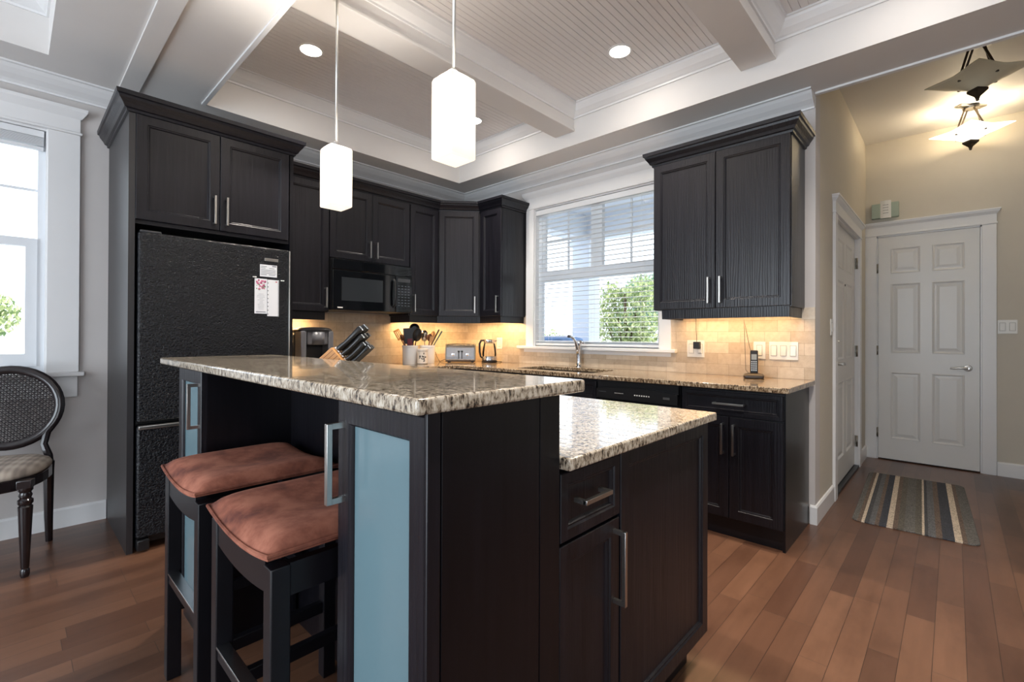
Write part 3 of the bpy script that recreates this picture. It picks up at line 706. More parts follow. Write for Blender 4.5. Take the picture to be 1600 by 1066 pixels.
# faucet
c = thing('faucet', 'chrome pull-out faucet standing behind the sink', 'faucet', (1.60, -.07, .914))
b = MB().at((1.60, -.07, .914)); b.lathe([(.030, 0), (.030, .006), (.024, .014), (.021, .05), (.020, .185), (.026, .205), (.024, .225), (.010, .236)], 20); b.build('body', CHROME, c)
b = MB().at((1.60, -.07, .914)); b.tube([(.0, -.014, .12), (-.002, -.026, .18), (-.005, -.042, .225), (-.008, -.075, .258), (-.010, -.112, .272), (-.010, -.14, .272)], [.014, .0135, .0125, .012, .012, .0125], 12); b.build('spout', CHROME, c)
b = MB().at((1.60, -.07, .914)); b.tube([(.0, 0, .218), (.018, .004, .226), (.045, -.002, .216), (.062, -.006, .208)], [.014, .013, .010, .007], 10); b.build('lever', CHROME, c)

# dishwasher
c = thing('dishwasher', 'black dishwasher under the counter beside the sink', 'dishwasher', (2.44, -.3, 0))
b = MB(); b.box(2.135, 2.745, -.575, -.02, .10, .878); b.box(2.15, 2.73, -.52, -.02, 0, .10); b.build('body', BLKPL, c)
b = MB(); b.box(2.138, 2.742, -.605, -.575, .115, .742, .006); b.build('door', BLKPL, c)
p = []
for k in range(25):
    t = k/24; p.append((2.14+.6*t, .818+.022*math.sin(math.pi*t)))
b = MB(); b.prism([(2.14, .752)]+[(2.74, .752)]+p[::-1], 'y', -.618, -.575); pan = b.build('control_panel', BLKPL, c)
b = MB(); b.box(2.14, 2.74, -.598, -.575, .80, .876); b.build('top_trim', BLKPL, c)
b = MB(); b.box(2.645, 2.69, -.6195, -.617, .782, .797); b.build('badge', NICKEL, pan)
for k in range(6): b = MB(); b.box(2.29+k*.012, 2.296+k*.012, -.619, -.617, .793, .797); b.build('indicator', WHPL, pan)
for k in range(7): b = MB(); b.box(2.44+k*.017, 2.449+k*.017, -.619, -.617, .787, .795); b.build('button', WHPL, pan)
b = MB(); b.box(2.16, 2.22, -.619, -.617, .797, .799); b.build('badge_line', INK, pan)

# range
c = thing('range', 'black range under the microwave', 'range', (.33, -1.36, 0))
b = MB(); b.box(.02, .62, -1.742, -.984, .02, .905, .004); b.build('body', BLKPL, c)
b = MB(); b.box(.02, .655, -1.744, -.983, .905, .918, .003); b.build('cooktop', BLKGL, c)
b = MB(); b.box(.62, .65, -1.738, -.988, .26, .75, .005); d = b.build('oven_door', BLKGL, c)
b = MB().frame((.65, -1.738, 0), UY, PX); bar_handle(b, (.06, .70), (.69, .70), 0, .045, .009); b.build('handle', BLKPL, d)
b = MB(); b.box(.62, .648, -1.738, -.988, .05, .245, .005); b.build('drawer', BLKPL, c)
b = MB(); b.box(.62, .655, -1.738, -.988, .77, .90, .005); p = b.build('control_panel', BLKGL, c)
for k in range(5):
    b = MB(); b.lathe([(.02, 0), (.018, .022)], 16, 'x', (.655, -1.66+k*.15, .835)); b.build('knob', BLKPL, p)

# microwave
c = thing('microwave', 'black over-the-range microwave mounted under the wall cabinet', 'microwave', (.2, -1.36, 1.385))
b = MB(); b.box(.004, .375, -1.743, -.985, 1.392, 1.808); b.build('body', BLKPL, c)
b = MB(); b.box(.377, .402, -1.740, -1.165, 1.392, 1.715, .004); d = b.build('door', BLKGL, c)
b = MB(); b.box(.4015, .4035, -1.665, -1.29, 1.47, 1.66); b.build('door_window', plain('grey_mesh_window', (44, 48, 52), .15), d)
b = MB(); b.box(.4015, .4035, -1.70, -1.655, 1.408, 1.417); b.build('badge', WHPL, d)
b = MB(); b.tube([(.402, -1.185, 1.44), (.428, -1.185, 1.455), (.434, -1.185, 1.55), (.428, -1.185, 1.66), (.402, -1.185, 1.68)], .011, 10); b.build('handle', BLKPL, d)
b = MB(); b.box(.377, .402, -1.160, -.988, 1.392, 1.715, .004); p = b.build('control_panel', BLKGL, c)
b = MB(); b.box(.4015, .403, -1.14, -1.01, 1.665, 1.695); b.build('display', DKGREY, p)
b = MB()
for r in range(8):
    for q in range(4): b.box(.4018, .4028, -1.138+q*.034, -1.118+q*.034, 1.45+r*.025, 1.457+r*.025)
b.build('keypad', plain('dim_key_print', (74, 80, 88), .5), p)
b = MB(); b.box(.377, .398, -1.740, -.988, 1.72, 1.806, .004); b.build('vent_grille', BLKGL, c)

# ================================================================= FRIDGE
c = thing('refrigerator', 'black textured refrigerator with bottom freezer in the tall cabinet', 'refrigerator', (.40, -2.62, 0))
FY0, FY1 = -3.018, -2.222
b = MB(); b.box(.03, .705, FY0+.004, FY1-.004, .03, 1.735); b.build('body', BLKPL, c)
b = MB(); b.box(.712, .782, FY0, FY1, .708, 1.752, .012, 3); d = b.build('door', FRIDGE, c)
b = MB(); b.box(.770, .790, FY1-.006, FY1+.002, .715, 1.745, .003); b.build('handle', NICKEL, d)
b = MB(); b.box(.7815, .785, -2.378, -2.295, 1.664, 1.683, .001); bd = b.build('badge', NICKEL, d)
b = MB(); b.box(.712, .782, FY0, FY1, .075, .690, .012, 3); d = b.build('freezer_drawer', FRIDGE, c)
b = MB(); b.box(.765, .802, FY0+.004, FY1-.004, .672, .692, .004); b.build('handle', NICKEL, d)
b = MB(); b.box(.05, .72, FY0+.05, FY1-.05, .03, .072); b.build('base_grille', BLKPL, c)
for y in (FY0+.03, FY1-.03):
    b = MB(); b.box(.70, .79, y-.028, y+.028, .012, .07, .006); b.lathe([(.018, -.02), (.018, .02)], 14, 'y', (.74, y, .018)); b.build('foot', BLKPL, c)
b = MB(); b.box(.66, .75, FY0+.01, FY0+.11, 1.752, 1.768, .006); b.build('hinge_cover', DKGREY, c)
# papers and magnets on the fridge
FX = .7825
def sheet(name, label, cat, y0, y1, z0, z1, x=FX, t=.0012):
    o = thing(name, label, cat, (x, (y0+y1)/2, z0)); b = MB(); b.box(x, x+t, y0, y1, z0, z1); b.build('paper', PAPER, o); return o
o = sheet('appointment_card', 'small white printed card on the fridge, topmost of three papers', 'card', -2.405, -2.302, 1.563, 1.640)
b = MB(); xx = FX+.0012
for z, y0, y1 in ((1.628, -2.40, -2.365), (1.618, -2.40, -2.372), (1.618, -2.35, -2.318), (1.606, -2.40, -2.31), (1.596, -2.40, -2.31), (1.586, -2.40, -2.308), (1.576, -2.40, -2.365), (1.576, -2.352, -2.312)): b.box(xx, xx+.0004, y0, y1, z-.002, z+.0015)
b.box(xx, xx+.0004, -2.332, -2.306, 1.629, 1.636); b.build('print', INK, o)
o = sheet('greeting_sheet', 'white sheet with a pink flower print on the fridge, left of the notepad', 'paper', -2.436, -2.362, 1.325, 1.548)
b = MB(); rr = random.Random(3)
for k in range(22):
    y, z, s = rr.uniform(-2.425, -2.372), rr.uniform(1.48, 1.538), rr.uniform(.004, .009); b.lathe([(s, 0), (s*.6, .0005)], 8, 'x', (xx, y, z))
b.build('flower_print', PINK, o)
b = MB()
for k in range(8):
    y, z, s = rr.uniform(-2.425, -2.375), rr.uniform(1.475, 1.52), rr.uniform(.003, .006); b.lathe([(s, 0), (s*.6, .0007)], 7, 'x', (xx, y, z))
b.build('leaf_print', GREENP, o)
b = MB()
for k in range(11):
    z = 1.45-k*.0095; a = rr.uniform(0, .02); b.box(xx, xx+.0004, -2.425+a, -2.375-a*.6, z-.0012, z)
b.box(xx, xx+.0004, -2.428, -2.37, 1.333, 1.338); b.build('print', INK, o)
o = sheet('notepad', 'tall narrow white notepad with a patterned edge on the fridge', 'notepad', -2.360, -2.290, 1.310, 1.545, FX, .004)
b = MB(); xx = FX+.004
for k in range(24): b.box(xx, xx+.0005, -2.296, -2.290, 1.312+k*.0096, 1.317+k*.0096)
b.build('edge_print', DKGREY, o)
b = MB()
for k in range(9): b.box(xx, xx+.0005, -2.360, -2.355, 1.32+k*.025, 1.326+k*.025)
b.build('edge_print', DKGREY, o)
b = MB(); b.box(xx, xx+.0005, -2.312, -2.302, 1.53, 1.536); b.build('mark', REDP, o)
for nm, y, z, m, lb in (('magnet', -2.437, 1.556, WHPL, 'small white bar magnet left of the flower sheet'), ('magnet', -2.268, 1.545, WHPL, 'small white bar magnet right of the notepad')):
    b = MB(); b.box(FX, FX+.006, y-.011, y+.011, z-.003, z+.003, .001); tag(b.build(nm, m), lb, 'magnet')

# ================================================================= ISLAND
b = MB(); b.cells([1.47, 3.381], [-3.04, -2.565], [(0, 0)], 1.060, 1.089, .006)
tag(b.build('bar_countertop', GRAN), 'raised cream speckled granite bar top of the island', 'countertop')
b = MB(); b.cells([1.47, 3.382], [-2.626, -1.728], [(0, 0)], .884, .914, .005)
tag(b.build('island_countertop', GRAN), 'lower cream speckled granite island top reflecting the window', 'countertop')
def glass_cab(label, x0, x1, hinge_left, endpanel):
    c = thing('glass_door_cabinet', label, 'cabinet', ((x0+x1)/2, -2.82, 0))
    xe = x1-.008 if endpanel else x1
    b = MB(); b.box(x0, xe, -2.978, -2.662, .0, 1.059); b.build('body', OAKP, c)
    w = (xe-.001 if endpanel else x1)-x0; h = .95; t = .02; r = .052
    b = MB().frame((x0, -2.978, .10), UX, NY); b.rects([(0, 0), (0, t-.002), (.002, t), (r-.006, t), (r-.002, t-.004), (r, t-.010), (r, 0), (0, 0)], w, h, False, False); d = b.build('door', OAK, c)
    b = MB().frame((x0, -2.978, .10), UX, NY); b.box(r, w-r, .004, .008, r, h-r); b.build('glass_pane', FROST, d)
    hx = .026 if hinge_left else w-.026
    b = MB().frame((x0, -2.978, .10), UX, NY); bar_handle(b, (hx, h-.215), (hx, h-.045), t, .034, .006); b.build('handle', NICKEL, d)
    if endpanel:
        for nm, y0, y1 in (('corner_stile', -2.9995, -2.9705), ('side_panel', -2.968, -2.70), ('side_panel', -2.698, -2.628)):
            b = MB(); b.box(xe, x1, y0, y1, 0, 1.059, .002); b.build(nm, OAKP if nm != 'corner_stile' else OAK, c)
    return c
glass_cab('bar-end cabinet nearest the camera with frosted glass door and long handle', 3.03, 3.354, True, True)
glass_cab('bar-end cabinet near the fridge with frosted glass door, behind the stools', 1.612, 1.946, False, False)
c = thing('island_cabinet', 'espresso island cabinet with drawer and door under the lower granite top', 'cabinet', (2.45, -2.2, 0))
b = MB(); b.box(1.60, 3.332, -2.644, -1.745, .112, .883); b.box(1.60, 3.344, -2.66, -2.630, .0, 1.059); b.build('body', OAKP, c)
b = MB(); b.box(1.65, 3.30, -2.60, -1.795, 0, .112); b.build('toe_kick', DARKW, c)
b = MB(); b.box(1.946, 3.03, -2.668, -2.661, 0, 1.059); b.build('knee_panel', OAKP, c)
b = MB().frame((3.332, -2.623, .712), UY, PX); shaker(b, .262, .160, .022, .036); d = b.build('drawer', OAK, c)
b = MB().frame((3.332, -2.623, .712), UY, PX); bar_handle(b, (.05, .090), (.165, .090), .022); b.build('handle', NICKEL, d)
add_door(c, (3.332, -2.623, .118), UY, PX, .262, .585, ((.235, .365), (.235, .560)), rail=.052)
b = MB().frame((3.332, -2.356, .112), UY, PX); shaker(b, .617, .768, .022, .055); b.build('end_panel', OAK, c)

# ================================================================= BAR STOOLS
def make_stool():
    c = thing('bar_stool', '', 'stool', (0, 0, 0), group=None)
    hw, hd, Z = .21, .208, .70
    L = .042
    for sx in (-1, 1):
        for sy in (-1, 1):
            b = MB(); x, y = sx*(hw-L/2), sy*(hd-L/2); b.box(x-L/2, x+L/2, y-L/2, y+L/2, 0, Z, .003); b.build('leg', DARKW, c, True)
    sad = lambda x: .022*(x/hw)**2
    for sy in (-1, 1):      # curved aprons
        b = MB(); n = 12; y0, y1 = (sy*(hd-.004), sy*(hd-.026)); xs_ = [-hw+L+(2*hw-2*L)*k/n for k in range(n+1)]
        b.rings([[(x, y0, .625+sad(x)), (x, y1, .625+sad(x)), (x, y1, .695+sad(x)), (x, y0, .695+sad(x))] for x in xs_]); b.build('apron', DARKW, c, True)
    for sx in (-1, 1):
        b = MB(); b.box(min(sx*(hw-.006), sx*(hw-.028)), max(sx*(hw-.006), sx*(hw-.028)), -hd+L, hd-L, .63, .70); b.build('apron', DARKW, c, True)
    b = MB(); b.box(-hw+L, hw-L, -hd+.004, -hd+.030, .335, .365, .002); b.build('stretcher', DARKW, c, True)
    b = MB(); b.box(-hw+L, hw-L, -hd+.001, -hd+.032, .365, .371, .001); b.build('footrest_plate', STEEL, c, True)
    b = MB(); b.box(-hw+L, hw-L, hd-.030, hd-.006, .30, .335, .002); b.build('stretcher', DARKW, c, True)
    for sx in (-1, 1):
        b = MB(); x = sx*(hw-.021); b.box(x-.012, x+.012, -hd+L, hd-L, .225, .262, .002); b.build('stretcher', DARKW, c, True)
    # saddle cushion
    b = MB(); nx, ny = 20, 16; H = .048; cw, cdp = hw+.006, hd+.008
    def top(x, y):
        u_, v_ = abs(x)/cw, abs(y)/cdp
        e = (1-u_**6)*(1-v_**6)
        return .706+sad(x)*1.0+H*max(0, e)**.45 - .010*math.exp(-((x/.09)**2+(y/.08)**2))
    def bot(x, y): return .700+sad(x)
    gt = [[b.vv((-cw+2*cw*i/nx, -cdp+2*cdp*j/ny, top(-cw+2*cw*i/nx, -cdp+2*cdp*j/ny))) for j in range(ny+1)] for i in range(nx+1)]
    gb = [[b.vv((-cw+2*cw*i/nx, -cdp+2*cdp*j/ny, bot(-cw+2*cw*i/nx, 0))) for j in range(ny+1)] for i in range(nx+1)]
    for i in range(nx):
        for j in range(ny):
            b.face([gt[i][j], gt[i+1][j], gt[i+1][j+1], gt[i][j+1]]).smooth = True; b.face([gb[i][j], gb[i][j+1], gb[i+1][j+1], gb[i+1][j]])
    for i in range(nx):
        for j in (0, ny): b.face([gt[i][j], gt[i+1][j], gb[i+1][j], gb[i][j]])
    for j in range(ny):
        for i in (0, nx): b.face([gt[i][j], gt[i][j+1], gb[i][j+1], gb[i][j]])
    s = b.build('seat_cushion', SUEDE, c, True, 75)
    b = MB(); per = []
    for k in range(21): x = -cw+2*cw*k/20; per.append((x, -cdp, .709+sad(x)))
    for k in range(1, 17): per.append((cw, -cdp+2*cdp*k/16, .709+sad(cw)))
    for k in range(1, 21): x = cw-2*cw*k/20; per.append((x, cdp, .709+sad(x)))
    for k in range(1, 17): per.append((-cw, cdp-2*cdp*k/16, .709+sad(cw)))
    b.tube(per, .0045, 6); b.build('piping', SUEDE, s, True)
    return c
st = make_stool(); st.location = (2.21, -2.908, 0); st['group'] = 'bar stools at the island'
st['label'] = 'dark wooden bar stool with rust suede saddle seat, farther one, nearer the fridge'
s2 = copy_tree(st); s2.location = (2.765, -2.908, 0); s2['label'] = 'dark wooden bar stool with rust suede saddle seat, right beside the near glass door cabinet'

# ================================================================= DINING CHAIR
c = thing('dining_chair', 'dark oval-back chair with cane back and plaid seat below the left window', 'chair', (.426, -3.571, 0), math.radians(-16))
for sy in (-1, 1):
    b = MB(); x, y = .215, sy*.205
    b.lathe([(.014, 0), (.018, .012), (.018, .035), (.014, .042), (.016, .05), (.026, .30), (.028, .345), (.022, .352), (.029, .362), (.029, .378), (.021, .386), (.026, .40), (.021, .415), (.028, .425), (.028, .44)], 16, 'z', (x, y, 0)); b.box(x-.027, x+.027, y-.027, y+.027, .375+.06, .475, .003); b.build('leg', CHAIRW, c, True)
    b = MB(); b.tube([(-.275, sy*.172, 0), (-.25, sy*.175, .15), (-.225, sy*.18, .42), (-.225, sy*.182, .47)], [.016, .020, .024, .024], 8); b.build('leg', CHAIRW, c, True)
out = []
for k in range(32):
    a = 2*math.pi*k/32; ca, sa = math.cos(a), math.sin(a)
    out.append(((.245 if ca > 0 else .24)*(abs(ca)**.75)*(1 if ca > 0 else -1), (.235)*(abs(sa)**.75)*(1 if sa > 0 else -1)))
b = MB(); b.rings([[(x*s_, y*s_, z) for x, y in out] for s_, z in ((.97, .42), (1, .425), (1, .472), (.97, .476))]); b.build('seat_frame', CHAIRW, c, True)
b = MB(); b.rings([[(x*s_, y*s_, z) for x, y in out] for s_, z in ((.95, .474), (.995, .482), (1.0, .495), (.965, .512), (.85, .526), (.6, .534), (.3, .537), (.05, .538))], True, True, True, True); b.build('seat_cushion', PLAID, c, True, 80)
# oval back, leaning slightly backwards
lean = Matrix.Rotation(math.radians(-8), 4, 'Y')
BM = Matrix.Translation((-.245, 0, .545)) @ lean
ov = [(.215*math.sin(2*math.pi*k/40), .235-.215*math.cos(2*math.pi*k/40)*1.0) for k in range(40)]
b = MB(); b.T = BM
rs = []
for k in range(41):
    a = 2*math.pi*k/40; s_, q = math.sin(a), -math.cos(a)
    ring = []
    for m_ in range(10):
        t = 2*math.pi*m_/10; dr = .024*math.cos(t); dn = .016*math.sin(t)
        ring.append((dn, (.212+dr)*s_, .235+(.212+dr)*q))
    rs.append(ring)
b.rings(rs, True, False, False, True); bk = b.build('back_frame', CHAIRW, c, True)
b = MB(); b.T = BM; R_ = .196; sp = .0125; k = -R_+sp
while k < R_:
    h_ = math.sqrt(max(0, R_*R_-k*k))
    b.box(-.0015, .0005, -h_, h_, .235+k-.0022, .235+k+.0022); b.box(-.0005, .0015, k-.0022, k+.0022, .235-h_, .235+h_); k += sp
k = -R_*1.38
while k < R_*1.38:
    d_ = k/math.sqrt(2)*1.0; hh = R_*R_-d_*d_
    if hh > .0004:
        h_ = math.sqrt(hh)*.98; cx_, cz_ = d_/math.sqrt(2), d_/math.sqrt(2)
        for sg in (1, -1):
            p0 = (.001, cx_-h_/math.sqrt(2)*1, .235+sg*(cz_+h_/math.sqrt(2))); p1 = (.001, cx_+h_/math.sqrt(2), .235+sg*(cz_-h_/math.sqrt(2)))
            b.tube([p0, p1], .0013, 4)
    k += sp*1.414*1.4
b.build('cane_panel', CHAIRW, bk, True)
for sy in (-1, 1):
    b = MB(); b.tube([(-.225, sy*.182, .44), (-.232, sy*.178, .50), (-.245, sy*.155, .565), (-.258, sy*.165, .63), (-.262, sy*.185, .66)], [.022, .019, .017, .018, .016], 8); b.build('back_post', CHAIRW, c, True)

# ================================================================= LAMPS
def pendant(label, x, y):
    c = thing('pendant_light', label, 'lamp', (x, y, 1.754), group='pendants over the island')
    z1 = 2.022
    b = MB(); h = .05
    b.rings([[(x+a*q, y+d_*q, z) for a, d_ in ((-1, -1), (1, -1), (1, 1), (-1, 1))] for q, z in ((h-.012, 1.758), (h-.003, 1.756), (h, 1.760), (h, z1-.014), (h-.004, z1-.004), (h-.014, z1))], True, True, False); b.build('shade', SHADEIN, c)
    b = MB(); b.lathe([(.016, 0), (.016, .02), (.008, .028)], 14, 'z', (x, y, z1)); b.build('cap', NICKEL, c)
    b = MB(); b.tube([(x, y, z1), (x, y, 3.02)], .0055, 10); b.build('rod', NICKEL, c)
    b = MB(); b.lathe([(.055, 0), (.06, .006), (.06, .022)], 24, 'z', (x, y, 3.016)); b.build('canopy', NICKEL, c)
    for z in (1.86, 1.92): add_light('pendant_bulb', 'POINT', (x, y, z), .13, (1, .86, .66), size=.02)
    add_light('beadboard_fill', 'SPOT', (x, y, 1.985), 38, (1, .92, .82), (math.pi, 0, 0), .02, None, 110, 1.0)  # spot added inside the shade to brighten the beadboard above
    return c
pendant('glowing white square pendant nearer the fridge, smaller in view', 2.01, -2.505)
pendant('glowing white square pendant nearer the camera, hanging higher in view', 2.833, -2.515)
DL = [(.965, -2.167, 'recessed ceiling downlight in the left coffer nearest the wide beam'), (2.43, -.80, 'recessed ceiling downlight in the middle coffer'), (.997, -.78, 'recessed ceiling downlight half hidden behind the near pendant')]
for x, y, lb in DL+[(2.43, -2.17, None), (3.9, -.8, None), (3.9, -2.17, None)]:  # unlabelled entries are added lamps out of view, without fixture
    if lb:
        c = thing('downlight', lb, 'lamp', (x, y, ZU-.006), group='recessed downlights')
        b = MB(); b.lathe([(.078, .006), (.078, .001), (.066, 0), (.062, .006)], 28, 'z', (x, y, ZU-.006), False, False); b.build('trim_ring', TRIM, c)
        b = MB(); b.lathe([(.064, 0), (.064, .003)], 28, 'z', (x, y, ZU-.005)); b.build('lens', LAMPDISC, c)
    dl = add_light('downlight_beam', 'AREA', (x, y, ZU-.012), 2.2, (1, .90, .80), size=.12).data; dl.shape = 'DISK'
    add_light('downlight_core', 'SPOT', (x, y, ZU-.015), 95, (1, .92, .82), size=.05, spot=105, blend=1.0)
# under-cabinet strips
def strip(label, p0, p1, e, rz):
    x, y = (p0[0]+p1[0])/2, (p0[1]+p1[1])/2; L_ = math.hypot(p1[0]-p0[0], p1[1]-p0[1])
    c = thing('under_cabinet_light', label, 'lamp', (x, y, 1.350), rz, 'under-cabinet light strips')
    b = MB(); b.box(-L_/2, L_/2, -.014, .014, .006, .022, .002); b.build('housing', WHPL, c, True)
    b = MB(); b.box(-L_/2+.01, L_/2-.01, -.010, .010, .003, .006); b.build('lens', LEDSTRIP, c, True)
    add_light('under_cabinet_glow', 'AREA', (x, y, 1.348), e, WARM, (0, 0, rz), L_, .03)
strip('warm light strip under the wide wall cabinet by the phone', (2.53, -.15), (3.27, -.15), 2.3, 0)
strip('warm light strip under the corner wall cabinets by the toaster', (.18, -.46), (.44, -.17), 3.4, math.radians(47))
strip('warm light strip under the narrow wall cabinet above the utensil crocks', (.14, -.93), (.14, -.67), 2.0, R90)
strip('warm light strip under the narrow wall cabinet beside the sink window', (.62, -.13), (.88, -.13), 1.9, 0)
strip('warm light strip under the wall cabinet above the coffee maker', (.12, -2.15), (.12, -1.80), 2.2, R90)

# semi-flush hall lights
def hall_light(label, x, y, zb, lit):
    c = thing('ceiling_light', label, 'lamp', (x, y, zb), math.radians(45), 'semi-flush hall lights')
    m = SHADELIT if lit else SHADEOFF
    b = MB(); n = 20; half = .182; g = []
    H = ZH-zb
    for i in range(n+1):
        row = []
        for j in range(n+1):
            u_, v_ = -1+2*i/n, -1+2*j/n
            r2 = min(1, (u_*u_+v_*v_)/2)
            k = 1-.09*(1-min(abs(u_), abs(v_))/max(abs(u_), abs(v_), 1e-6))*max(abs(u_), abs(v_))**2
            row.append((u_*half*k, v_*half*k, .045+.112*(1-(1-math.sqrt(r2))**1.8)))
        g.append(row)
    vt = [[b.vv(p) for p in r] for r in g]; vb = [[b.vv((p[0], p[1], p[2]+.006)) for p in r] for r in g]
    for i in range(n):
        for j in range(n):
            for q in (vt, vb): b.face([q[i][j], q[i+1][j], q[i+1][j+1], q[i][j+1]]).smooth = True
    for i in range(n):
        for j in (0, n): b.face([vt[i][j], vt[i+1][j], vb[i+1][j], vb[i][j]]); b.face([vt[j][i], vt[j][i+1], vb[j][i+1], vb[j][i]])
    b.build('shade', m, c, True, 60)
    b = MB(); b.rings([[(s_*a, s_*d_, z) for a, d_ in ((-1, -1), (1, -1), (1, 1), (-1, 1))] for s_, z in ((.036, .072), (.036, .058), (.010, .024), (.007, .010))]); b.lathe([(.002, -.004), (.009, .0), (.010, .006), (.006, .012)], 12, 'z', (0, 0, 0)); b.build('finial', BRONZE, c, True)
    b = MB(); b.box(-.11, .11, -.032, .032, H-.014, H, .003); b.lathe([(.05, H-.03), (.055, H-.014)], 20, 'z', (0, 0, 0)); b.build('canopy', PEWTER, c, True)
    for k, (sx, sy) in enumerate(((-1, -.0), (1, .0), (0, -1), (0, 1))):
        b = MB(); b.tube([(sx*.045, sy*.02, H-.014), (sx*.12, sy*.12, .142)], .0085, 4); b.lathe([(.009, -.004), (.009, .004)], 10, 'z', (sx*.12, sy*.12, .124)); b.build('arm', BRONZE, c, True)
    if lit:
        add_light('hall_bulb', 'POINT', (x, y, zb+.17), 6.5, (1, .80, .52), size=.035)
    return c
hall_light('lit square glass ceiling light farther down the hall', 4.115, 1.90, 2.735, True)
hall_light('unlit square glass ceiling light at the hall entrance', 4.125, .75, 2.715, False)

# ================================================================= WALL PLATES, CHIME
def plate(name, label, cat, O, u, n, w, h, gangs, rockers=True, group=None):
    c = thing(name, label, cat, Vector(O)+Vector(u)*w/2, group=group)
    b = MB().frame(O, u, n); b.box(0, w, .0005, .006, 0, h, .002); b.mi = 1
    for k in range(gangs): cx_ = w*(k+.5)/gangs; b.box(cx_-.0185, cx_+.0185, .0055, .0064, h/2-.0352, h/2+.0352)
    b.build('plate', [WHPL, PLGAP], c)
    for k in range(gangs):
        cx_ = w*(k+.5)/gangs; b = MB().frame(O, u, n)
        b.rings([[(cx_-.0165, .006, h/2-.033), (cx_+.0165, .006, h/2-.033), (cx_+.0165, .006, h/2+.033), (cx_-.0165, .006, h/2+.033)], [(cx_-.0155, .011, h/2-.032), (cx_+.0155, .011, h/2-.032), (cx_+.0155, .0075, h/2+.032), (cx_-.0155, .0075, h/2+.032)]])
        b.build('switch' if rockers else 'socket', WHPL, c)
    return c
plate('switch_plate', 'triple white switch plate right of the cordless phone', 'switch', (3.109, -.010, 1.038), UX, NY, .170, .118, 3)
plate('outlet_plate', 'single white wall plate half hidden behind the phone', 'outlet', (3.012, -.010, 1.038), UX, NY, .074, .118, 1, False)
c = plate('outlet_plate', 'double white outlet plate with the black adapter plugged in', 'outlet', (2.549, -.010, 1.036), UX, NY, .129, .125, 2, False)
b = MB()
for z in (1.060, 1.066): b.box(2.640, 2.643, -.0225, -.021, z, z+.004); b.box(2.650, 2.653, -.0225, -.021, z, z+.004)
b.build('socket_slot', BLKPL, c)
plate('outlet_plate', 'white outlet plate behind the glass kettle', 'outlet', (.520, -.010, 1.050), UX, NY, .078, .118, 1, False)
plate('switch_plate', 'white switch plate beside the casing of the side hall door', 'switch', (XW, .485, 1.20), UY, PX, .075, .118, 1)
plate('switch_plate', 'double white switch plate right of the end hall door', 'switch', (4.290, YH, 1.222), UX, NY, .118, .118, 2)
c = thing('power_adapter', 'black plug adapter in the outlet near the sink window', 'adapter', (2.632, -.035, 1.10))
b = MB(); b.box(2.609, 2.655, -.056, -.0215, 1.098, 1.150, .004); b.build('body', BLKPL, c)
b = MB(); b.tube([(2.632, -.045, 1.148), (2.631, -.040, 1.19), (2.622, -.03, 1.24), (2.620, -.03, 1.33)], .0022, 6); b.build('cord', GREYC, c)
c = thing('door_chime', 'sage green door chime with white front above the hall door', 'chime', (3.527, YH-.03, 2.345))
b = MB(); b.box(3.424, 3.63, YH-.048, YH-.001, 2.345, 2.487, .003); b.build('body', SAGE, c)
b = MB(); n = 10; poly = [(3.492+.082*k/n, YH-.048-.014*math.sin(math.pi*k/n)) for k in range(n+1)]; b.prism(poly+[(3.574, YH-.045), (3.492, YH-.045)], 'z', 2.340, 2.508); f = b.build('front', WHPL, c)
b = MB()
for k in range(4): b.box(3.512, 3.554, YH-.0625, YH-.058, 2.385+k*.026, 2.388+k*.026)
b.build('slot', DKGREY, f)

# ================================================================= COUNTER ITEMS
ZK = .914
# coffee maker
c = thing('coffee_maker', 'black and grey single-cup coffee maker beside the fridge', 'coffee maker', (.36, -1.90, ZK))
def rr_rect(x0, x1, y0, y1, r, n=5):
    o = []
    for cx_, cy_, a0 in ((x1-r, y1-r, 0), (x0+r, y1-r, 90), (x0+r, y0+r, 180), (x1-r, y0+r, 270)):
        for k in range(n+1): a = math.radians(a0+90*k/n); o.append((cx_+r*math.cos(a), cy_+r*math.sin(a)))
    return o
b = MB(); b.prism(rr_rect(.20, .36, -2.015, -1.765, .03), 'z', ZK, ZK+.31, True); b.build('body', DKGREY, c)
b = MB(); b.rings([[(x, y, z) for x, y in rr_rect(.19+i, .475-i, -2.02+i, -1.76-i, .05)] for i, z in ((0, ZK+.30), (0, ZK+.315), (.015, ZK+.328), (.05, ZK+.335))], True, True, True, True); b.build('lid', BLKPL, c)
b = MB(); b.box(.36, .465, -1.965, -1.80, ZK+.20, ZK+.305, .012); b.build('brew_head', GREYPL, c)
b = MB(); b.lathe([(.060, 0), (.060, .098)], 28, 'z', (.432, -1.882, ZK+.20)); b.build('brew_ring', GREYPL, c)
for y0, y1 in ((-2.015, -1.975), (-1.805, -1.765)):
    b = MB(); b.box(.36, .475, y0, y1, ZK, ZK+.305, .008); b.build('side_column', GREYPL, c)
b = MB(); b.box(.36, .48, -1.975, -1.805, ZK, ZK+.035, .004); b.build('drip_tray', BLKPL, c)
b = MB(); b.prism(rr_rect(.21, .35, -2.11, -2.02, .025), 'z', ZK+.02, ZK+.29, True); b.build('water_tank', CARAFE, c)
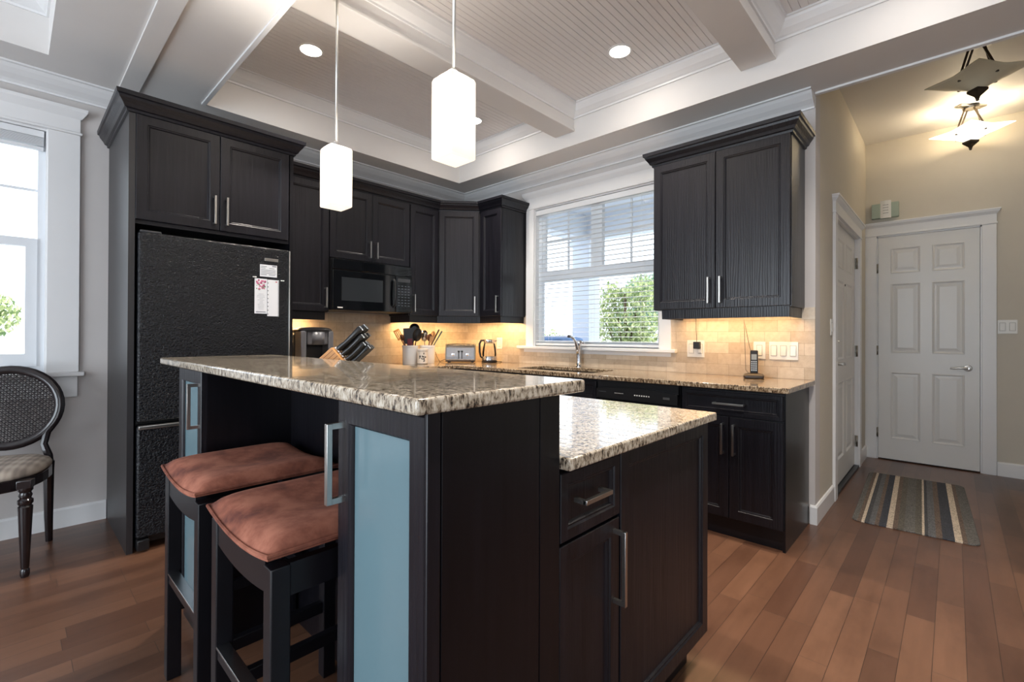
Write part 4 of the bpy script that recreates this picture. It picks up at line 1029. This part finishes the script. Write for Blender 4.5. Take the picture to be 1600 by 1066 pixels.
# utensil crocks
def crock(label, x, y, r, h, mat):
    c = thing('utensil_crock', label, 'crock', (x, y, ZK)); b = MB()
    b.lathe([(r*.93, 0), (r*.95, .004), (r*.97, h*.5), (r, h-.022), (r*1.03, h-.02), (r*1.03, h), (r*.92, h), (r*.90, .012)], 32, 'z', (x, y, ZK), True, True); b.build('body', mat, c); return c
crock('plain white utensil crock, left of the two', .175, -.850, .075, .178, CERAM)
crock('plain white utensil crock beside the toaster cord', .220, -.682, .075, .178, CERAM)
c = thing('canister', 'small cream canister with a dark flower design in front of the crocks', 'canister', (.300, -.798, ZK))
b = MB(); b.lathe([(.046, 0), (.049, .003), (.049, .125), (.052, .127), (.052, .145), (.046, .148)], 28, 'z', (.300, -.798, ZK)); b.build('body', CREAMC, c)
b = MB(); b.lathe([(.0497, .123), (.0497, .130)], 28, 'z', (.300, -.798, ZK), False, False); b.lathe([(.0495, .004), (.0495, .008)], 28, 'z', (.300, -.798, ZK), False, False); b.build('band', CORD, c)
b = MB(); vd = Vector((CAM.x-.300, CAM.y+.798, 0)).normalized(); a0 = math.atan2(vd.y, vd.x)
for k in range(12):
    a = a0+rr.uniform(-.5, .65); z = ZK+rr.uniform(.03, .105); p = Vector((.300+.0488*math.cos(a), -.798+.0488*math.sin(a), z)); d = Vector((math.cos(a), math.sin(a), 0))
    rot = d.to_track_quat('Z', 'Y').to_matrix() @ Matrix.Rotation(rr.uniform(0, 6), 3, 'Z'); b.at(p, rot)
    b.rings([[(rx*math.cos(2*math.pi*m_/8), ry*math.sin(2*math.pi*m_/8), zz) for m_ in range(8)] for rx, ry, zz in ((.011, .005, 0), (.009, .004, .0012))])
b.build('flower_design', BLKPL, c)
# utensils: each stands in a crock
def utensil(name, label, cat, base, tip, mat, kind, hm=None, size=.03):
    base, tip = Vector(base), Vector(tip); d = (tip-base).normalized(); Lh = (tip-base).length
    c = thing(name, label, cat, base)
    b = MB(); b.tube([base, base+d*(Lh*.5), tip-d*size*1.6], [.005, .006, .005], 8); b.build('handle', hm or mat, c)
    f = Vector((CAM.x-tip.x, CAM.y-tip.y, 0)).normalized(); u_ = d.cross(f).normalized(); n_ = u_.cross(d).normalized()
    b = MB(); b.T = Matrix((u_, n_, d)).transposed().to_4x4(); b.T.translation = tip
    s = size*1.2
    if kind == 'spoon': b.rings([[(s*.8*k*math.cos(t), -.004+.01*(1-k)+dd, s*1.2*k*math.sin(t)-s*.3) for t in [2*math.pi*m_/16 for m_ in range(16)]] for k, dd in ((.05, 0), (.5, -.001), (.85, -.004), (1, -.007), (1, -.004), (.8, .003), (.05, .006))], True, True, True, True)
    elif kind == 'turner':
        b.rings([[(-s*.55, y, -s*1.3), (s*.55, y, -s*1.3), (s*.8, y, -s*.9), (s*.8, y, s*1.1), (-s*.8, y, s*1.1), (-s*.8, y, -s*.9)] for y in (-.002, .002)])
    elif kind == 'slotted':
        for k in range(4): x = -s*.75+k*s*.4; b.box(x, x+s*.26, -.003, .003, -s, s*.9)
        b.box(-s*.75, s*.71, -.003, .003, -s*1.4, -s*.9); b.box(-s*.75, s*.71, -.003, .003, s*.8, s*1.2)
    elif kind == 'ladle': b.lathe([(.002, -s*.8), (s*.6, -s*.65), (s*.95, -s*.2), (s, .1*s), (s*.93, .1*s), (s*.5, -s*.5)], 18, 'y', (0, 0, 0))
    elif kind == 'stick': b.tube([(0, 0, -s*2), (0, 0, s)], [.006, .0075], 8)
    elif kind == 'whisk':
        for k in range(5):
            a = math.pi*k/5; b.tube([(0, 0, -s*2), (s*.7*math.cos(a), s*.7*math.sin(a), -s*.4), (s*.8*math.cos(a), s*.8*math.sin(a), s*.4), (0, 0, s*1.2), (-s*.8*math.cos(a), -s*.8*math.sin(a), s*.4), (-s*.7*math.cos(a), -s*.7*math.sin(a), -s*.4), (0, 0, -s*2)], .0012, 5)
    b.build('head', mat, c); return c
# tips given along the image-right direction (r) and height from each crock
RV = Vector((rt.x, rt.y, 0))
def tipat(x, y, r, h, bk=0): p = Vector((x, y, 0))+RV*r-Vector((fw.x, fw.y, 0))*bk; return (p.x, p.y, ZK+h)
ca, cb_ = (.175, -.850), (.220, -.682)
U = [('slotted_spatula', 'pale wooden slotted spatula leaning left out of the crock', 'spatula', ca, .05, -.115, .285, 0, SPOONW, 'slotted', DKSPOON, .034),
     ('wooden_spoon', 'small wooden spoon just right of the slotted spatula', 'spoon', ca, .03, -.068, .262, .05, DKSPOON, 'spoon', DKSPOON, .022),
     ('turner', 'broad black turner standing upright in the left crock', 'turner', ca, .0, -.01, .275, .02, BLKPL, 'turner', BLKPL, .052),
     ('whisk', 'wire whisk in the left crock behind the black turner', 'whisk', ca, -.02, -.045, .25, -.055, STEEL, 'whisk', BLKPL, .03),
     ('ladle', 'black ladle rising highest out of the left crock', 'ladle', ca, .02, .035, .34, -.02, BLKPL, 'ladle', BLKPL, .042),
     ('serving_spoon', 'black perforated serving spoon between the two crocks', 'spoon', ca, .03, .075, .295, .02, BLKPL, 'spoon', BLKPL, .046),
     ('scraper', 'maroon silicone scraper low in the left crock', 'scraper', ca, .01, .005, .21, .04, MAROON, 'turner', SPOONW, .024),
     ('serving_spoon', 'grey metal serving spoon in the right crock', 'spoon', cb_, -.035, -.03, .285, 0, STEEL, 'spoon', STEEL, .04),
     ('wooden_spoon', 'dark wooden spoon leaning right in the right crock', 'spoon', cb_, .0, .03, .262, .02, DKSPOON, 'spoon', DKSPOON, .028),
     ('wooden_spoon', 'light wooden spoon behind the dark one in the right crock', 'spoon', cb_, .01, .055, .285, -.02, SPOONW, 'spoon', SPOONW, .03),
     ('scraper', 'pale wooden scraper low at the right of the right crock', 'scraper', cb_, .02, .05, .235, .03, SPOONW, 'turner', SPOONW, .022),
     ('tongs', 'black handled tool leaning far right out of the right crock', 'tool', cb_, -.06, .105, .30, .03, BLKPL, 'stick', BLKPL, .03),
     ('spreader', 'teal handled tool at the far right of the right crock', 'tool', cb_, -.05, .122, .285, -.03, TEAL, 'stick', TEAL, .03)]
for nm, lb, ct, (x, y), r0, r1, h, bk, mat, kd, hm, sz in U:
    utensil(nm, lb, ct, tipat(x, y, r0*.6, .02, bk*.5), tipat(x, y, r1, h, bk), mat, kd, hm, sz)
# toaster (turned across the corner)
c = thing('toaster', 'brushed steel toaster with two knobs in the counter corner', 'toaster', (.285, -.305, ZK), math.radians(46))
b = MB(); prof = [(-.085, .018), (-.09, .04), (-.088, .12), (-.075, .165), (-.05, .186), (.04, .186), (.062, .175), (.075, .150), (.09, .06), (.092, .03), (.088, .018)]
# local: x along the toaster, -y towards the room
b.rings([[(x, -y_, z) for y_, z in prof] for x in (-.138, .138)], True, True, True, False); b.build('body', STEEL, c, True)
b = MB()
for x0 in (-.152, .138): b.rings([[(x, -y_*1.03, z*1.02) for y_, z in prof] for x in (x0, x0+.014)])
b.build('end_cap', PEWTER, c, True)
b = MB(); b.box(-.150, .150, -.093, .088, .008, .022, .004)
for x in (-.12, .12):
    for y in (-.07, .07): b.lathe([(.012, 0), (.012, .01)], 10, 'z', (x, y, 0))
b.build('base', BLKPL, c, True)
for x in (-.072, .072):
    b = MB(); b.lathe([(.017, 0), (.015, -.016), (.004, -.018)], 18, 'y', (x, -.083, .082)); b.build('knob', CHROME, c, True)
for x in (-.016, .016):
    b = MB(); b.box(x-.004, x+.004, -.0915, -.080, .035, .115); b.build('lever_slot', BLKPL, c, True)
    b = MB(); b.box(x-.011, x+.011, -.100, -.078, .108, .120, .003); b.build('lever', BLKPL, c, True)
b = MB()
for y in (-.03, .03): b.box(-.11, .11, y-.012, y+.012, .1855, .188)
b.build('bread_slot', BLKPL, c, True)
b = MB(); b.tube([(-.13, .06, .03), (-.18, .05, .02), (-.22, .03, .004), (-.25, .05, .05), (-.27, .07, .10)], .003, 6); b.build('cord', CORD, c, True)
# kettle
c = thing('kettle', 'clear glass electric kettle with steel base left of the sink', 'kettle', (.555, -.155, ZK), math.radians(43))
b = MB(); b.lathe([(.078, 0), (.080, .004), (.080, .018), (.070, .022)], 28, 'z'); b.build('power_base', BLKPL, c, True)
b = MB(); b.lathe([(.070, .022), (.074, .026), (.074, .060), (.072, .064)], 28, 'z'); b.build('collar', STEEL, c, True)
b = MB(); b.lathe([(.071, .064), (.072, .09), (.066, .15), (.056, .195)], 28, 'z', (0, 0, 0), False, False); b.build('carafe', CARAFE, c, True)
b = MB(); b.lathe([(.056, .195), (.058, .198), (.057, .228), (.05, .234), (.02, .237)], 28, 'z'); b.rings([[(.05, -.014, .200), (.05, .014, .200), (.05, .014, .228), (.05, -.014, .228)], [(.078, -.004, .222), (.078, .004, .222), (.078, .004, .228), (.078, -.004, .228)]]); b.build('lid_rim', CHROME, c, True)
b = MB(); b.tube([(-.045, 0, .228), (-.085, 0, .224), (-.102, 0, .19), (-.100, 0, .11), (-.088, 0, .06), (-.068, 0, .045)], [.010, .012, .011, .011, .010, .008], 10); b.build('handle', BLKPL, c, True)
b = MB(); b.tube([(.08, .0, .008), (.11, .01, .006), (.125, .03, .006), (.11, .055, .006)], .0035, 6); b.build('cord', CORD, c, True)
# cordless phone
c = thing('phone_dock', 'brown-grey charging dock of the cordless phone on the counter', 'phone dock', (3.045, -.125, ZK), math.radians(15))
b = MB(); b.rings([[(x, y, z) for x, y in rr_rect(-.062+i, .062-i, -.045+i, .045-i, .02)] for i, z in ((.008, 0), (0, .006), (0, .018), (.008, .028), (.03, .034))], True, True, True, True); b.build('base', BROWNPL, c, True)
b = MB(); b.tube([(-.02, .045, .015), (-.05, .06, .05), (-.055, .07, .2), (-.058, .06, .33), (-.062, .04, .40), (-.05, .06, .33), (-.03, .078, .22), (-.018, .088, .17), (.01, .1, .13)], .002, 6); b.build('cord', GREYC, c, True)
hs = thing('cordless_phone', 'silver-keyed cordless phone standing in its dock', 'phone', (3.045, -.120, ZK+.026), math.radians(15))
TL = Matrix.Rotation(math.radians(-9), 3, 'X')
b = MB().at((0, 0, 0), TL); b.box(-.0235, .0235, -.012, .012, .006, .160, .007, 3); b.build('body', BLKPL, hs, True)
b = MB().at((0, 0, 0), TL); b.box(-.016, .016, -.0132, -.0115, .095, .132); b.build('screen', LCD, hs, True)
for r in range(5):
    b = MB().at((0, 0, 0), TL)
    for q in range(3): b.box(-.017+q*.0125, -.008+q*.0125, -.0138, -.0115, .022+r*.014, .031+r*.014, .001)
    b.build('key', NICKEL, hs, True)
# knife block on the island
kx, ky = 1.90, -2.43
c = thing('knife_block', 'light bamboo knife block on the lower island top behind the bar', 'knife block', (kx, ky, ZK), math.radians(43))
KS = 1.22
def rotm(): return Matrix.Translation((-.10, 0, .052)) @ Matrix.Rotation(math.radians(48), 4, 'Y') @ Matrix.Scale(KS, 4)
b = MB(); b.T = rotm(); b.box(-.055, .05, -.055, .055, .002, .145, .003); b.build('body', BAMBOO, c, True)
b = MB(); b.T = rotm()
for k in range(7): x = -.045+k*.014; b.box(x, x+.0025, -.0556, .0556, .006, .142)
b.build('grain_stripe', BAMBOOD, c, True)
b = MB(); b.rings([[(-.16, y, 0), (-.06, y, 0), (-.06, y, .03), (-.13, y, .06)] for y in (-.06, .06)]); b.build('foot', BAMBOO, c, True)
KN = [(-.038, -.03, .125, .013), (-.038, .0, .135, .014), (-.038, .03, .13, .013), (-.012, -.032, .11, .011), (-.012, -.006, .115, .011), (-.012, .022, .12, .011), (.014, -.034, .095, .010), (.014, -.012, .10, .010), (.014, .010, .098, .010), (.034, -.03, .10, .010), (.034, -.005, .10, .010), (.034, .02, .10, .010)]
KL = ['back left', 'back middle', 'back right', 'second row left', 'second row middle', 'second row right', 'third row left', 'third row middle', 'third row right', 'front row left', 'front row middle', 'front row right']
RM = WM[c] @ rotm()
for (x, y, L_, r), nm in zip(KN, KL):
    p = RM @ Vector((x, y, .146)); k_ = thing('kitchen_knife', 'black handled knife in the bamboo block, %s' % nm, 'knife', p, math.radians(43), 'knives in the block')
    b = MB(); b.T = Matrix.Rotation(math.radians(48), 4, 'Y') @ Matrix.Scale(KS, 4)
    b.rings([[(s_*r*.84*math.cos(t)+cv, s_*r*.72*math.sin(t), z) for t in [2*math.pi*m_/10 for m_ in range(10)]] for s_, z, cv in ((.9, .004, 0), (1.05, .012, 0), (.85, L_*.35, .001), (1.0, L_*.65, 0), (1.2, L_*.93, -.002), (.9, L_, -.002))], True, True, True, True); b.build('handle', BLKPL, k_, True)
    b = MB(); b.T = Matrix.Rotation(math.radians(48), 4, 'Y') @ Matrix.Scale(KS, 4); b.box(-r*.95, r*.95, -r*.5, r*.5, 0, .006, .001); b.build('bolster', NICKEL, k_, True)
    b = MB(); b.T = Matrix.Rotation(math.radians(48), 4, 'Y') @ Matrix.Scale(KS, 4); b.box(-r*.8, r*.8, -r*.4, r*.4, L_-.001, L_+.002, .0005); b.build('end_cap', NICKEL, k_, True)

# ================================================================= HALL MAT
b = MB(); pts = rr_rect(-.30, .30, -.71, .71, .05, 6)
b.rings([[(x*(1-i), y*(1-i*.4), z) for x, y in pts] for i, z in ((0, .001), (0, .006), (.012, .009))], True, True, True, False)
mt = b.build('door_mat', MATM, local=True); mt.location = (3.80, .965, 0); mt.rotation_euler = (0, 0, math.radians(2.2))
tag(mt, 'striped grey, brown and cream mat on the hall floor', 'mat')

# ================================================================= OUTSIDE THE WINDOWS
b = MB(); b.box(-14, 3.2, .14, 16, -.35, -.25); b.box(-14, -.14, -12, .14, -.35, -.25)
struct(b.build('ground', PALEGND, local=True), 'pale ground outside the windows, toned to bounce daylight', 'ground')
c = thing('porch_column', 'white square porch column seen through the sink window', 'column', (.44, 1.73, -.25))
b = MB(); b.box(.312, .572, 1.6, 1.86, -.25, 2.45, .004); b.build('shaft', PORCH, c)
b = MB(); b.box(.285, .60, 1.573, 1.887, 2.36, 2.45, .006); b.build('capital', PORCH, c)
b = MB(); b.box(.312, 3.2, 1.62, 1.84, 2.45, 2.75); b.box(.312, .53, .15, 1.62, 2.45, 2.75); b.box(.20, 3.2, .15, 2.0, 2.75, 2.79)
struct(b.build('porch_roof', PORCH, local=True), 'white porch roof outside the sink window', 'roof')
def plant(name, label, cat, x, y, z0, blobs, n, leaf, mat, seed):
    c = thing(name, label, cat, (x, y, z0)); R = random.Random(seed); b = MB()
    for k in range(n):
        bx, by, bz, br = R.choice(blobs); d = Vector((R.gauss(0, 1), R.gauss(0, 1), R.gauss(0, 1))).normalized()*br*(R.random()**.4)
        p = Vector((x+bx, y+by, z0+bz))+d; q = Matrix.Rotation(R.uniform(0, 6.3), 3, 'Z') @ Matrix.Rotation(R.uniform(-1.3, 1.3), 3, 'X'); s = leaf*R.uniform(.6, 1.3)
        b.at(p, q); b.rings([[(-s*.0, -s, 0), (s*.45, 0, s*.1), (0, s, 0), (-s*.45, 0, s*.1)]], True, False, True)
    b.build('foliage', mat, c)
    b = MB(); zt = max(q[2] for q in blobs); b.tube([(x, y, z0), (x+.03, y, z0+zt*.5), (x, y, z0+zt)], [.06, .05, .02], 8)
    for bx, by, bz, br in blobs: b.tube([(x, y, z0+bz*.4), (x+bx*.6, y+by*.6, z0+bz*.8), (x+bx, y+by, z0+bz)], [.03, .02, .008], 6)
    b.build('trunk', BARK, c)
plant('shrub', 'broad leafy green shrub right of the porch column outside the sink window', 'shrub', -.62, 4.6, -.25, [(-.45, 0, 1.75, .38), (0, .1, 1.6, .42), (.42, 0, 1.7, .42), (-.3, .1, 2.2, .32), (.3, .1, 2.25, .36), (-.45, .1, 1.2, .4), (.1, 0, 1.15, .4), (.5, 0, 1.2, .4)], 4300, .055, LEAF, 5)
plant('shrub', 'bluish green shrub standing behind the broad leafy one outside the sink window', 'shrub', -1.5, 6.6, -.25, [(-.2, 0, 1.8, .45), (.4, 0, 2.0, .45), (.1, .1, 2.5, .4), (.5, 0, 2.5, .35), (0, .1, 1.3, .4)], 3600, .07, LEAF2, 8)
plant('shrub', 'low green shrub left of the porch column outside the sink window', 'shrub', -3.1, 5.4, -.25, [(0, 0, 1.2, .4), (.45, 0, 1.1, .4), (-.5, 0, 1.1, .4)], 1500, .045, LEAF, 11)
c = thing('outdoor_cover', 'blue cloth cover low at the left outside the sink window', 'cover', (.30, 1.05, -.25))
b = MB(); b.rings([[(x, y, z) for x, y in rr_rect(-.15+i, .74-i, .75+i, 1.35-i, .08)] for i, z in ((0, -.25), (.01, 1.08), (.03, 1.155), (.12, 1.19))], True, True, True, True); b.build('cloth', BLUEP, c)
plant('tree', 'distant pale green tree outside the dining window', 'tree', -9.0, -4.1, -.25, [(0, 0, 1.9, .5), (.2, .4, 1.8, .4), (0, -.5, 2.1, .5)], 1600, .07, LEAF, 13)
